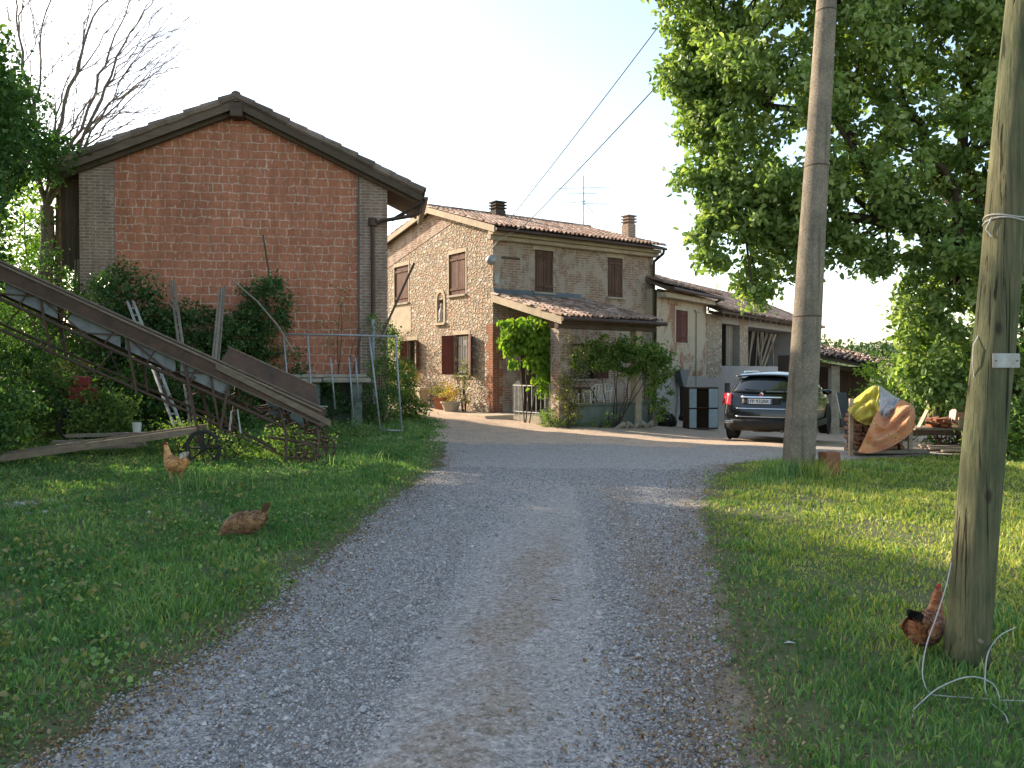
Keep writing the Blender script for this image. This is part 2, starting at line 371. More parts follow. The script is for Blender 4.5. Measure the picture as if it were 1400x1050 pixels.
def ell(cx, cy, cz, rx, ry, rz, n, rg, shell=.55):
    d = rg.normal(size=(n, 3)); d /= np.linalg.norm(d, axis=1)[:, None]
    r = shell + (1 - shell) * rg.uniform(0, 1, n) ** .6
    r *= 1 + .16 * np.sin(d[:, 0] * 5 + cx) * np.cos(d[:, 2] * 4 + cz)
    return d * r[:, None] * np.array([rx, ry, rz]) + np.array([cx, cy, cz])

def limb(mb, a, b, r0, r1, k=5, wob=.12, seed=None, n=7, sag=0.0):
    rr = random.Random(seed); a = Vector(a); b = Vector(b); L = (b - a).length; pts = []; rd = []
    for i in range(k + 1):
        t = i / k; p = a.lerp(b, t); q = math.sin(PI * t)
        p += V(rr.uniform(-1, 1), rr.uniform(-1, 1), rr.uniform(-1, 1)) * wob * L * .3 * q + V(0, 0, sag * q)
        pts.append(p); rd.append(r0 + (r1 - r0) * t)
    mb.path(pts, rd, n, cap=False); return pts

def sm(a, b, x):
    t = np.clip((np.asarray(x, float) - a) / (b - a), 0, 1); return t * t * (3 - 2 * t)
def gh(x, y):
    x = np.asarray(x, float); y = np.asarray(y, float)
    w_ = sm(15, 24, y); z = w_ * (.25 - .07 * (np.clip(x, -4, 10) + .5))
    z = z + .2 * sm(-2, -6, x) * sm(9, 18, y)
    z = z + .10 * sm(2.0, 6, x) * sm(15, 7, y) * sm(2, 6, y)
    lx = np.interp(y, [0, 3.3, 4.8, 7.5, 13, 20.7, 24], [-1.95, -1.91, -1.62, -1.5, -1.18, -1.5, -3])
    z = z + .07 * sm(0, -1.0, x - lx) * sm(22, 16, y)
    z = z + .02 * np.sin(x * 1.3 + y * .4) * np.sin(y * .9 - x * .3) + .012 * np.sin(x * 3.1) * np.cos(y * 2.7)
    return z
def ghf(x, y): return float(gh(x, y))
def spot(px, py, d): return V((px - 700) / F * d, d, CZ + (HY - py) / F * d)
# ================================================================== GROUND
def xl(y): return np.interp(y, [0, 3.3, 4.8, 7.5, 13, 20.7, 24, 60], [-1.95, -1.91, -1.62, -1.5, -1.18, -1.6, -3.4, -4])
def xr(y): return np.interp(y, [0, 3.2, 5.1, 9, 12.1, 13.6, 15, 16, 60], [.72, .80, 1.20, 1.98, 2.85, 3.7, 8, 14, 20])
def vn(x, y, s=0):
    x = np.asarray(x, float); y = np.asarray(y, float)
    return (np.sin(x * 2.1 + 1.3 * np.sin(y * 1.7 + s) + s) + np.sin(y * 3.3 + 1.7 * np.sin(x * 2.9 + s * 2)) + .7 * np.sin(x * 7.3 + y * 5.1 + s) + .6 * np.sin(x * 11.7 - y * 9.3 + s * 3)) / 3.3
def road_in(x, y):
    e = np.minimum(x - xl(y), xr(y) - x) + .14 * vn(x, y, 1.0)
    e = np.minimum(e, 34 - y)
    return e
def vn(x, y, s=0):
    x = np.asarray(x, float); y = np.asarray(y, float)
    return (np.sin(x * 2.1 + 1.3 * np.sin(y * 1.7 + s) + s) + np.sin(y * 3.3 + 1.7 * np.sin(x * 2.9 + s * 2)) + .7 * np.sin(x * 7.3 + y * 5.1 + s) + .6 * np.sin(x * 11.7 - y * 9.3 + s * 3)) / 3.3
gx = np.unique(np.concatenate([np.linspace(-900, -60, 18), np.linspace(-60, -14, 24), np.linspace(-14, -7, 36), np.linspace(-7, 7, 176), np.linspace(7, 16, 46), np.linspace(16, 60, 24), np.linspace(60, 900, 18)]))
gy = np.unique(np.concatenate([np.linspace(-60, 0, 18), np.linspace(0, 2.5, 10), np.linspace(2.5, 20, 219), np.linspace(20, 34, 60), np.linspace(34, 90, 30), np.linspace(90, 1400, 24)]))
X, Y = np.meshgrid(gx, gy, indexing='ij'); Z = gh(X, Y)
# small ruts and clods
rut = -.045 * np.exp(-((X - (.95 + .03 * (Y - 4))) / .22) ** 2) * sm(14, 8, Y) + .02 * np.exp(-((X - (-.22 + .14 * (Y - 3.5))) / .35) ** 2) * sm(12, 7, Y) * (1 + .5 * vn(X * 5, Y * 5, 3)) - .03 * np.exp(-((X - (-1.0 + .02 * Y)) / .25) ** 2) * sm(14, 8, Y)
Z = Z + rut
nx, ny = X.shape
vv = np.stack([X, Y, Z], -1).reshape(-1, 3)
idx = np.arange(nx * ny).reshape(nx, ny)
ff = np.stack([idx[:-1, :-1], idx[1:, :-1], idx[1:, 1:], idx[:-1, 1:]], -1).reshape(-1, 4)
g = G('ground surface'); ps = g.pos()
mk = g.attr('mask', 'Color'); sp = g.n('ShaderNodeSeparateColor', {0: mk})
fine = g.noise(ps, 9, 6, .7); med = g.noise(ps, 2.2, 5, .65)
vo = g.n('ShaderNodeTexVoronoi', {'Vector': ps, 'Scale': 75.0}); vo2 = g.n('ShaderNodeTexVoronoi', {'Vector': ps, 'Scale': 34.0})
vr = g.n('ShaderNodeSeparateColor', {0: vo.outputs['Color']}).outputs[0]; vr2 = g.n('ShaderNodeSeparateColor', {0: vo2.outputs['Color']}).outputs[0]
grav = g.ramp(g.math('ADD', g.math('MULTIPLY', vr, .6), g.math('MULTIPLY', vr2, .4)), [(0, (.19, .17, .15)), (.4, (.33, .30, .27)), (.75, (.45, .41, .37)), (1, (.60, .55, .50))])
dirt = g.mix(fine.outputs[0], (.44, .36, .28), (.22, .17, .125))
dirt = g.mix(g.ramp(vr, [(.8, 0.0), (.86, .7)]), dirt, (.48, .41, .34))
earth = g.mix(fine.outputs[0], (.19, .16, .09), (.06, .10, .03))
court = g.mix(g.ramp(med.outputs[0], [(.35, 0.0), (.65, 1.0)]), (.62, .46, .33), (.50, .38, .28))
court = g.mix(.5, court, g.ramp(vr, [(0, .5), (.6, 1.0), (1, 1.35)]), 'MULTIPLY')
def edge(sock, amt=.35, a=.46, b=.54):
    h = g.math('ADD', sock, g.math('MULTIPLY', g.math('SUBTRACT', fine.outputs[0], .5), amt)); return g.ramp(h, [(a, 0.0), (b, 1.0)])
col = g.mix(edge(sp.outputs[0], .5), earth, grav)
col = g.mix(g.math('MULTIPLY', edge(sp.outputs[1], .9, .40, .62), .85), col, dirt)
col = g.mix(edge(sp.outputs[2], .6, .40, .60), col, court)
clod = g.noise(ps, 26, 5, .75)
col = g.mix(g.math('MULTIPLY', g.math('MULTIPLY', sp.outputs[1], 1.2), g.ramp(clod.outputs[0], [(.50, 0.0), (.60, 1.0)])), col, (.12, .09, .06))
hgt = g.math('ADD', g.math('ADD', g.math('MULTIPLY', vo.outputs['Distance'], -.6), g.math('MULTIPLY', fine.outputs[0], .9)), g.math('MULTIPLY', clod.outputs[0], 1.4))
g.fin(col, .95, g.bump(hgt, .8, .012), 0, .15); M['ground'] = g.m
go = np_mesh('ground', vv, ff, np.full(len(ff), .5), 'ground', None, 4)
e = road_in(vv[:, 0], vv[:, 1]); x_, y_ = vv[:, 0], vv[:, 1]
m0 = np.clip(.5 + e * 2.2, 0, 1)
t1 = np.exp(-((x_ - (.98 + .055 * (y_ - 4)) - .1 * vn(x_, y_, 3)) / .30) ** 2) * sm(15, 9, y_) * .72
t2 = np.exp(-((x_ - (-.22 + .14 * (y_ - 3.5)) - .16 * vn(x_, y_, 7)) / .36) ** 2) * sm(11, 6.5, y_) * .60
t3 = np.exp(-((x_ - xl(y_) - .05) / .22) ** 2) * .42 + np.exp(-((x_ - xr(y_) + .02) / .28) ** 2) * .72 * sm(16, 12, y_)
t4 = sm(11, 17, y_) * .42
m1 = np.clip(np.maximum.reduce([t1, t2, t3, t4]) + .12 * vn(x_ * 1.5, y_ * 1.5, 4), 0, 1) * (e > -.5)
m2 = sm(15.5, 18.5, y_ + .6 * vn(x_, y_, 2)) * (x_ > -3.6) * sm(44, 38, y_)
# bare earth under the car shed and the patch left of the conveyor
m1 = np.maximum(m1, .5 * np.exp(-(((x_ + 6) / 1.6) ** 2 + ((y_ - 9.2) / .7) ** 2)))
cm = np.stack([m0, m1, m2, np.ones_like(m0)], 1).astype(np.float32)
at = go.data.attributes.new('mask', 'FLOAT_COLOR', 'POINT'); at.data.foreach_set('color', cm.ravel())
go.data.polygons.foreach_set('use_smooth', [True] * len(ff))
prop(go, kind='structure')

# ---- loose gravel on the drive
def stones(n, seed, ymax, size):
    rg = np.random.default_rng(seed); y = 2.6 + (ymax - 2.6) * rg.uniform(0, 1, n) ** 1.7; x = rg.uniform(-2.3, 3.4, n)
    ed = road_in(x, y); k = (ed > -.12); x = x[k]; y = y[k]
    t = np.exp(-((x - (.92 + .055 * (y - 4))) / .22) ** 2) + .7 * np.exp(-((x - (-.32 + .16 * (y - 3.5))) / .26) ** 2)
    k = rg.uniform(0, 1, len(x)) > t * .42; x = x[k]; y = y[k]; m = len(x)
    r = size * rg.uniform(.45, 1.3, m) ** 1.5 * (1 + y * .05)
    z = gh(x, y) + r * .1
    base = np.array([[1, 0, 0], [0, 1, 0], [-1, 0, 0], [0, -1, 0], [.62, .1, .55], [-.1, .6, .6], [-.6, -.05, .5], [.05, -.62, .58]])
    vs = base[None] * r[:, None, None] * rg.uniform(.6, 1.3, (m, 8, 3))
    th = rg.uniform(0, 2 * PI, m); c, s_ = np.cos(th)[:, None], np.sin(th)[:, None]
    vx = vs[..., 0] * c - vs[..., 1] * s_; vy = vs[..., 0] * s_ + vs[..., 1] * c
    vs = np.stack([vx + x[:, None], vy + y[:, None], vs[..., 2] + z[:, None]], -1).reshape(-1, 3)
    b = (np.arange(m) * 8)[:, None, None]; f = (b + np.array([[0, 1, 5, 4], [1, 2, 6, 5], [2, 3, 7, 6], [3, 0, 4, 7], [4, 5, 6, 7]])[None]).reshape(-1, 4)
    return np_mesh('gravel', vs, f, np.repeat(rg.uniform(0, 1, m), 5), 'pebble', None, 4)
M['pebble'] = m_varcol('gravel stones', [(0, (.16, .145, .135)), (.4, (.34, .315, .29)), (.75, (.47, .435, .40)), (.93, (.62, .57, .52)), (1, (.30, .21, .16))], .85, .2, 60)
prop(stones(2200, 8, 10, .013), kind='stuff', label='larger loose stones and clods lying on the drive', cat='stones')
prop(stones(230000, 3, 13, .0058), kind='stuff', label='loose blue grey gravel scattered over the drive', cat='gravel')

# ---- grass
def grass(n, seed, x0, x1, y0, y1, mask, mat, L, name='grass'):
    rg = np.random.default_rng(seed); q = rg.uniform(0, 1, n); y = y0 * (y1 / y0) ** (q ** 1.1); x = rg.uniform(x0, x1, n)
    # keep inside the picture cone with a margin to spare
    k = (np.abs(x) < .74 * y + 2.4) & mask(x, y, rg); x = x[k]; y = y[k]; m = len(x)
    tuft = vn(x * .9, y * .9, 5.0) * .5 + vn(x * 3, y * 3, 7.0) * .35
    ll = L * rg.uniform(.35, 1.2, m) * np.clip(1 + 1.15 * tuft, .25, 2.6); wd = (.0010 + .00085 * y) * rg.uniform(.7, 1.4, m)
    th = rg.uniform(0, 2 * PI, m); ln = rg.uniform(.1, .95, m) * ll
    z = gh(x, y) - .004
    P = np.stack([x, y, z], 1); sd = np.stack([np.cos(th), np.sin(th), 0 * th], 1) * wd[:, None]
    ph = rg.uniform(0, 2 * PI, m)
    tip = np.stack([np.cos(ph) * ln, np.sin(ph) * ln, ll], 1); mid = tip * np.array([.38, .38, .62])
    vs = np.stack([P - sd, P + sd, P + mid + sd * .7, P + mid - sd * .7, P + tip], 1).reshape(-1, 3)
    b = (np.arange(m) * 5)[:, None, None]
    f = (b + np.array([[0, 1, 2], [0, 2, 3], [3, 2, 4]])[None]).reshape(-1, 3)
    ll2 = np.clip(np.abs(np.where(x < 0, xl(y) - x, x - xr(y))) * 1.3 + .35, .35, 1); vs = vs.reshape(-1, 5, 3); vs[:, 1:, 2] = vs[:, :1, 2] + (vs[:, 1:, 2] - vs[:, :1, 2]) * ll2[:, None]; vs = vs.reshape(-1, 3)
    va = np.clip(.45 + .30 * vn(x * .6, y * .6, 9) + .22 * vn(x * 2.4, y * 2.4, 2) + rg.normal(0, .2, m), 0, 1)
    o = np_mesh(name, vs, f, np.repeat(va, 3), mat); return o
def mL(x, y, rg):
    e = xl(y) - x + .16 * vn(x, y, 1.0)
    bare = np.exp(-(((x + 6) / 1.4) ** 2 + ((y - 9.2) / .6) ** 2)) * .8
    pt = np.clip(.80 + .75 * vn(x * 1.1, y * 1.1, 14), .16, 1)
    return (rg.uniform(0, 1, len(x)) < pt * np.clip(e * 2.0 + .06, 0, 1) * (1 - bare)) & (e > -.1) & (y < 24)
def mR(x, y, rg):
    e = x - xr(y) + .16 * vn(x, y, 1.0)
    far = sm(15.4, 14.2, y + .5 * vn(x, y, 3))
    pt = np.clip(.82 + .75 * vn(x * 1.2, y * 1.2, 15), .16, 1)
    return rg.uniform(0, 1, len(x)) < pt * np.clip(e * 1.6 + .08, 0, 1) * (.04 + .96 * far)
def warm(x, y): return sm(3.2, 5.2, y + .5 * vn(x, y, 6)) * sm(1.2, 2.8, x + .3 * vn(x, y, 8)) * .8  # share of yellower blades, painting the sunlit patch of lawn
prop(grass(420000, 11, -13, -.8, 2.6, 22, mL, 'grass', .062), kind='stuff', label='short green grass on the bank left of the drive', cat='grass')
prop(grass(90000, 15, -13, -.8, 2.6, 22, lambda x, y, r_: mL(x, y, r_) & (r_.uniform(0, 1, len(x)) < .15 + .85 * np.exp(-((xl(y) - x) / .6) ** 2) + .6 * sm(15, 20, y)), 'grass_warm', .05), kind='stuff', label='drier yellowish grass fringing the left edge of the drive', cat='grass')
prop(grass(240000, 12, .6, 13, 2.6, 17, lambda x, y, r_: mR(x, y, r_) & (r_.uniform(0, 1, len(x)) > warm(x, y)), 'grass', .058), kind='stuff', label='green grass on the verge right of the drive', cat='grass')
prop(grass(280000, 13, .6, 13, 2.6, 17, lambda x, y, r_: mR(x, y, r_) & (r_.uniform(0, 1, len(x)) < warm(x, y)), 'grass_warm', .052), kind='stuff', label='yellow green grass between the two poles, coloured like its sunlit patch', cat='grass')
def weeds(n, seed, x0, x1, y0, y1, mask, mat, size, name, h=.05):
    rg = np.random.default_rng(seed); y = y0 * (y1 / y0) ** rg.uniform(0, 1, n); x = rg.uniform(x0, x1, n)
    k = (np.abs(x) < .74 * y + 2.4) & mask(x, y, rg) & (vn(x * 1.4, y * 1.4, 12) + rg.normal(0, .25, n) > -.05); x = x[k]; y = y[k]
    P = np.stack([x, y, gh(x, y) + rg.uniform(.005, h, len(x)) * (1 + .6 * vn(x, y, 3))], 1)
    v, f, va = leaf_geo(P, size, rg, -.1, .75, 1.2); return np_mesh(name, v, f, va, mat, None, 4)
prop(weeds(26000, 23, -13, -.9, 2.6, 22, mL, 'olive_leaf', .045, 'weed', .12), kind='stuff', label='scattered pale taller weeds on the left bank', cat='weeds')
prop(weeds(90000, 21, -13, -.9, 2.6, 22, mL, 'grass', .034, 'clover'), kind='stuff', label='low broad leaved weeds among the grass left of the drive', cat='weeds')
prop(weeds(32000, 22, .8, 13, 2.6, 16, mR, 'shrub_leaf', .03, 'clover'), kind='stuff', label='low broad leaved weeds among the grass right of the drive', cat='weeds')
def litter(n, seed):
    rg = np.random.default_rng(seed); y = 2.8 * (16 / 2.8) ** rg.uniform(0, 1, n)
    side = rg.uniform(0, 1, n); x = np.where(side < .4, xl(y) + rg.normal(0, .22, n), np.where(side < .8, xr(y) + rg.normal(0, .3, n), rg.uniform(-6, 7, n)))
    P = np.stack([x, y, gh(x, y) + .008], 1); v, f, va = leaf_geo(P, .022, rg, 0, .6, 3); return np_mesh('leaf_litter', v, f, va, 'dry', None, 4)
prop(litter(16000, 5), kind='stuff', label='dry brown leaf bits along the edges of the drive', cat='leaf litter')

m_ = MB(); rr = random.Random(31)
for i in range(150):
    x = -5.6 + rr.gauss(0, .55); y = 8.7 + rr.gauss(0, .3); r = rr.uniform(.012, .04); m_.rv(); z = ghf(x, y)
    m_.path([(x - r, y, z + r * .2), (x - r * .3, y + r * .2, z + r * .5), (x + r * .4, y, z + r * .45), (x + r, y, z + r * .15)], [r * .3, r * .8, r * .7, r * .25], 6, sq=.6)
prop(m_.build('stones', 'pebble'), kind='stuff', label='pale stones scattered on the scratched earth at the left', cat='stones')
# ================================================================== BUILDING HELPERS
def wall(mb, fr, u0, u1, z0, z1, holes=(), depth=.16):
    """outer face with openings and their reveals; fr = (origin, along, outward)"""
    o, ud, nd = fr; p = lambda u, z, n=0: o + ud * u + nd * n + V(0, 0, z)
    us = sorted({u0, u1} | {h[0] for h in holes} | {h[1] for h in holes}); zs = sorted({z0, z1} | {h[2] for h in holes} | {h[3] for h in holes})
    for a, b in zip(us, us[1:]):
        for c, d in zip(zs, zs[1:]):
            mu, mz = (a + b) / 2, (c + d) / 2
            if any(h[0] < mu < h[1] and h[2] < mz < h[3] for h in holes): continue
            mb.add([p(a, c), p(b, c), p(b, d), p(a, d)], [(0, 1, 2, 3)])
    for h in holes:
        a, b, c, d = h[:4]; q = -(h[4] if len(h) > 4 else depth)
        mb.add([p(a, c), p(b, c), p(b, d), p(a, d), p(a, c, q), p(b, c, q), p(b, d, q), p(a, d, q)],
               [(0, 1, 5, 4), (1, 2, 6, 5), (2, 3, 7, 6), (3, 0, 4, 7)])
def tiles(mb, A, B, C_, D, cw=.2, rl=.38, lift=.0, jit=.5):
    """rows of round clay tiles on the patch A B (eave) C D (ridge)"""
    A, B, C_, D = map(Vector, (A, B, C_, D)); nu = max(1, round((B - A).length / cw)); nv = max(1, round((D - A).length / rl))
    up = (B - A).cross(D - A).normalized()
    if up.z < 0: up = -up
    P = lambda u, v: (A.lerp(B, u)).lerp(D.lerp(C_, u), v)
    for i in range(nu):
        for j in range(nv):
            for kind in (0, 1):
                u0 = (i + (.5 if kind else 0)) / nu; w_ = .5 / nu * (1.12 if kind == 0 else 1.0)
                if u0 + w_ > 1.02: continue
                mb.rv(); jx = rnd.uniform(-1, 1) * .05 / nu * jit * 3; v0 = (j - .06) / nv + rnd.uniform(-.03, .03) * jit / nv; v1 = (j + 1.08) / nv
                hgt = (B - A).length / nu * (.30 if kind == 0 else -.16); n = 4; vs = []
                for k_, (v_, sc, lf) in enumerate(((v0, 1.0, .03), (v1, .8, .006))):
                    for q in range(n + 1):
                        t = q / n; uu = u0 + jx + w_ * (.5 + (t - .5) * sc * 1.15)
                        vs.append(P(uu, min(v_, 1.02)) + up * (math.sin(PI * t) * hgt + lf + lift + (.035 if kind == 0 else .03)))
                mb.add(vs, [(q, q + 1, n + 2 + q, n + 1 + q) for q in range(n)])
                # front lip so that the row has a visible edge
                if kind == 0: mb.add([vs[q] for q in range(n + 1)] + [vs[q] - up * .02 for q in range(n + 1)], [(q, q + 1, n + 2 + q, n + 1 + q) for q in range(n)])
def plank_leaf(mb, fr, u0, u1, z0, z1, n0, k=4, cut=False):
    w_ = (u1 - u0) / k
    for i in range(k):
        mb.rv(); mb.fbox(fr, u0 + i * w_ + .004, u0 + (i + 1) * w_ - .004, z0 + rnd.uniform(0, .01), z1 - rnd.uniform(0, .01), n0, n0 + .026)
    for zz in (z0 + .14, z1 - .2): mb.rv(); mb.fbox(fr, u0 + .01, u1 - .01, zz, zz + .07, n0 + .026, n0 + .05)
def window(parent, fr, u0, u1, z0, z1, mat='shutter', label=None, ajar=0, surround='plaster', bars=False):
    o, ud, nd = fr; f = MB()
    for a, b, c, d in ((u0, u0 + .05, z0, z1), (u1 - .05, u1, z0, z1), (u0 + .05, u1 - .05, z0, z0 + .05), (u0 + .05, u1 - .05, z1 - .05, z1)):
        f.fbox(fr, a, b, c, d, -.15, -.09)
    wn = f.build('window', 'wood_darkz', parent)
    if label: wn['label'] = label
    if bars: ct_ = MB(); ct_.grid(lambda a, c: o + ud * (u0 + .06 + (u1 - u0 - .12) * a) + nd * (-.115 + .008 * math.sin(a * 50)) + V(0, 0, z0 + .06 + (z1 - z0 - .12) * c), 60, 2); ct_.build('curtain', 'white_plastic', wn)
    gl = MB(); gl.fbox(fr, u0 + .05, u1 - .05, z0 + .05, z1 - .05, -.14, -.125); gl.build('pane', 'glass', wn)
    mid = (u0 + u1) / 2
    for a, b, hu, sg in ((u0 + .005, mid - .004, u0, 1), (mid + .004, u1 - .005, u1, -1)):
        s_ = MB()
        if ajar == 0: plank_leaf(s_, fr, a, b, z0 + .01, z1 - .01, -.06)
        else:
            wd = b - a; an = ajar if not hasattr(ajar, '__len__') else ajar[0 if sg > 0 else 1]
            ud2 = ud * (sg * math.cos(an)) + nd * math.sin(an); nd2 = nd * math.cos(an) - ud * (sg * math.sin(an))
            plank_leaf(s_, (o + ud * hu + nd * .01, ud2, nd2), 0, wd, z0 + .01, z1 - .01, .0)
        s_.build('shutter', mat, wn)
    sl_ = MB(); sl_.fbox(fr, u0 - .07, u1 + .07, z0 - .07, z0 - .003, -.14, .07); sl_.build('sill', 'stone', wn, bevel=.008)
    if bars:
        b_ = MB()
        for i in range(1, 6): u = u0 + (u1 - u0) * i / 6; b_.tube(o + ud * u + nd * -.03 + V(0, 0, z0), o + ud * u + nd * -.03 + V(0, 0, z1), .011, n=6)
        for zz in (z0 + .35, z1 - .35): b_.tube(o + ud * u0 + nd * -.03 + V(0, 0, zz), o + ud * u1 + nd * -.03 + V(0, 0, zz), .011, n=6)
        b_.build('window_bars', 'metal_dark', wn)
    return wn
def surround(mb, fr, u0, u1, z0, z1, t=.13, top=.22, n=.012):
    for a, b, c, d in ((u0 - t, u0, z0 - .02, z1), (u1, u1 + t, z0 - .02, z1), (u0 - t, u1 + t, z1, z1 + top)): mb.fbox(fr, a, b, c, d, -.05, n)

# ================================================================== BARN
barn = empty('barn', (-10.13, 18.9, 0), R(8.9), 'tall orange block barn with brown tiled gable roof and grey brick piers', 'barn')
BW, BD, RX, RZ = 7.13, 2.75, 3.6, 7.93  # depth BD cut short so the barn's shadow ends in the yard
frb = (V(0, 0, 0), V(1, 0, 0), V(0, -1, 0))
def rz_b(x, off=0): return (RZ - (RX - x) * .428 if x < RX else RZ - (x - RX) * .474) + off
w_ = MB(); w_.add([(.77, 0.06, -.5), (6.41, 0.06, -.5), (6.41, 0.06, rz_b(6.41)), (RX, 0.06, RZ), (.77, 0.06, rz_b(.77))], [(0, 1, 2, 3, 4)])
w_.build('infill_wall', 'barn_block', barn)
w_ = MB()
w_.prism([(0, 0, -.5), (.77, 0, -.5), (.77, 0, rz_b(.77)), (0, 0, rz_b(0))], (0, .5, 0))
w_.build('brick_pier', 'pier_brick', barn); w_ = MB()
w_.prism([(6.41, 0, -.5), (BW, 0, -.5), (BW, 0, rz_b(BW)), (6.41, 0, rz_b(6.41))], (0, .5, 0))
w_.build('brick_pier', 'pier_brick', barn)
w_ = MB()
w_.add([(BW, .5, -.5), (BW, BD, -.5), (BW, BD, rz_b(BW)), (BW, .5, rz_b(BW))], [(0, 1, 2, 3)])
w_.add([(0, .5, -.5), (0, BD, -.5), (0, BD, rz_b(0)), (0, .5, rz_b(0))], [(0, 1, 2, 3)])
w_.add([(0, BD, -.5), (BW, BD, -.5), (BW, BD, rz_b(BW)), (RX, BD, RZ), (0, BD, rz_b(0))], [(0, 1, 2, 3, 4)])
w_.build('side_wall', 'pier_brick', barn)
# roof: structure, boards, tiles
r_ = MB(); EL, ER, FO = -.62, 7.95, -.28
for (xa, xb) in ((EL, RX), (RX, ER)):
    r_.prism([(xa, FO, rz_b(xa, .0)), (xb, FO, rz_b(xb, .0)), (xb, FO, rz_b(xb, .07)), (xa, FO, rz_b(xa, .07))], (0, BD + .42, 0))
rb = r_.build('roof', 'wood_dark', barn)
t_ = MB()
tiles(t_, (EL - .06, BD + .3, rz_b(EL, .085)), (EL - .06, FO - .06, rz_b(EL, .085)), (RX - .02, FO - .06, rz_b(RX, .085)), (RX - .02, BD + .3, rz_b(RX, .085)), .21, .4)
tiles(t_, (ER + .06, FO - .06, rz_b(ER, .085)), (ER + .06, BD + .3, rz_b(ER, .085)), (RX + .02, BD + .3, rz_b(RX, .085)), (RX + .02, FO - .06, rz_b(RX, .085)), .21, .4)
for i in range(11):
    t_.rv(); y = FO - .06 + i * .44
    t_.path([(RX + .0, y, RZ + .13), (RX + .0, y + .46, RZ + .15)], [.13, .11], 8)
# verge tiles along the front edges, slightly uneven
for sgn, x0, x1 in ((1, EL - .06, RX), (-1, ER + .06, RX)):
    n = 11
    for i in range(n):
        a = x0 + (x1 - x0) * i / n; b = x0 + (x1 - x0) * (i + 1.12) / n; b = min(b, RX) if sgn > 0 else max(b, RX)
        t_.rv(); j = rnd.uniform(-.015, .02)
        t_.path([(a, FO - .02, rz_b(a, .14 + j)), (b, FO - .02, rz_b(b, .125 + j))], [.105, .085], 7)
t_.build('roof_tiles', 'tile_old', rb)
f_ = MB()
for xa, xb, k in ((EL - .03, RX - .06, -.01), (RX + .06, ER + .03, -.01)):
    f_.rv(); f_.prism([(xa, FO - .03, rz_b(xa, -.14)), (xb, FO - .03, rz_b(xb, -.14)), (xb, FO - .03, rz_b(xb, .06)), (xa, FO - .03, rz_b(xa, .06))], (0, .028, 0))
    f_.rv(); f_.prism([(xa, FO + .14, rz_b(xa, -.22)), (xb, FO + .14, rz_b(xb, -.22)), (xb, FO + .14, rz_b(xb, -.003)), (xa, FO + .14, rz_b(xa, -.003))], (0, .1, 0))
f_.build('verge_board', 'fascia', rb)
b_ = MB(); b_.box(RX - .14, RX + .14, -.34, .3, RZ - .34, RZ - .02); b_.build('ridge_beam', 'wood_dark', barn, bevel=.01)
# left overhang: hay loft box and thin posts
l_ = MB()
for i in range(9):
    l_.rv(); z1 = rz_b(-.5 + i * .055, -.03); l_.box(-.53 + i * .058, -.53 + i * .058 + .052, .35, .39, 3.95 + rnd.uniform(-.12, .1) + (8 - i) * .01, z1)
for y in (.9, 1.6, 2.3): l_.rv(); l_.box(-.5, -.003, y, y + .15, 4.2, 4.35)
l_.build('loft_boards', 'wood_darkz', barn)
l_ = MB(); l_.rv(); l_.tube((-.09, .2, .1), (-.09, .2, 4.2), .035); l_.rv(); l_.tube((-.2, .3, .1), (-.2, .3, 4.2), .025); l_.build('thin_post', 'wood_grey', barn)
# right eave: gutter, bracket, downpipe
gq = MB(); n = 7
for s0, s1 in ((0, 1),):
    pr = [(.065 * math.cos(PI + PI * i / n), .065 * math.sin(PI + PI * i / n)) for i in range(n + 1)]
    vs = [(ER + .1 + a, FO - .25, rz_b(ER) - .08 + b) for a, b in pr] + [(ER + .1 + a, BD + .2, rz_b(ER) - .08 + b) for a, b in pr]
    gq.add(vs, [(i, i + 1, n + 2 + i, n + 1 + i) for i in range(n)]); gq.add(vs, [tuple(range(n + 1))])
ga = gq.build('gutter', 'copper', barn, solid=.006)
gq = MB(); gq.path([(ER + .08, -.30, rz_b(ER) - .10), (ER - .05, -.30, rz_b(ER) - .42), (ER - .25, -.26, rz_b(ER) - .50), (BW - .15, -.13, rz_b(ER) - .62), (BW - .40, -.13, rz_b(ER) - .72)], .05, 10)
gq.path([(ER + .05, -.34, rz_b(ER) - .16), (BW + .1, -.16, rz_b(ER) - .6)], .045, 8)
gq.path([(BW - .36, -.12, rz_b(ER) - .66), (BW - .36, -.12, 2.8)], .05, 10)
gq.path([(BW - .36, -.12, rz_b(ER) - .56), (BW - .36, -.12, rz_b(ER) - .74)], .11, 10)
for zz in (2.9, 4.3): gq.path([(BW - .36, -.12, zz), (BW - .36, -.12, zz + .06)], .06, 10)
gq.build('downpipe', 'copper', barn)
gq = MB(); gq.path([(BW - .36, -.12, 2.86), (BW - .36, -.12, .3)], .052, 10); gq.build('downpipe_foot', 'galv', barn)
gq = MB(); gq.path([(6.43, -.02, rz_b(6.43) - .1), (6.43, -.02, .2)], .018, 6); gq.build('conduit', 'wire', barn)

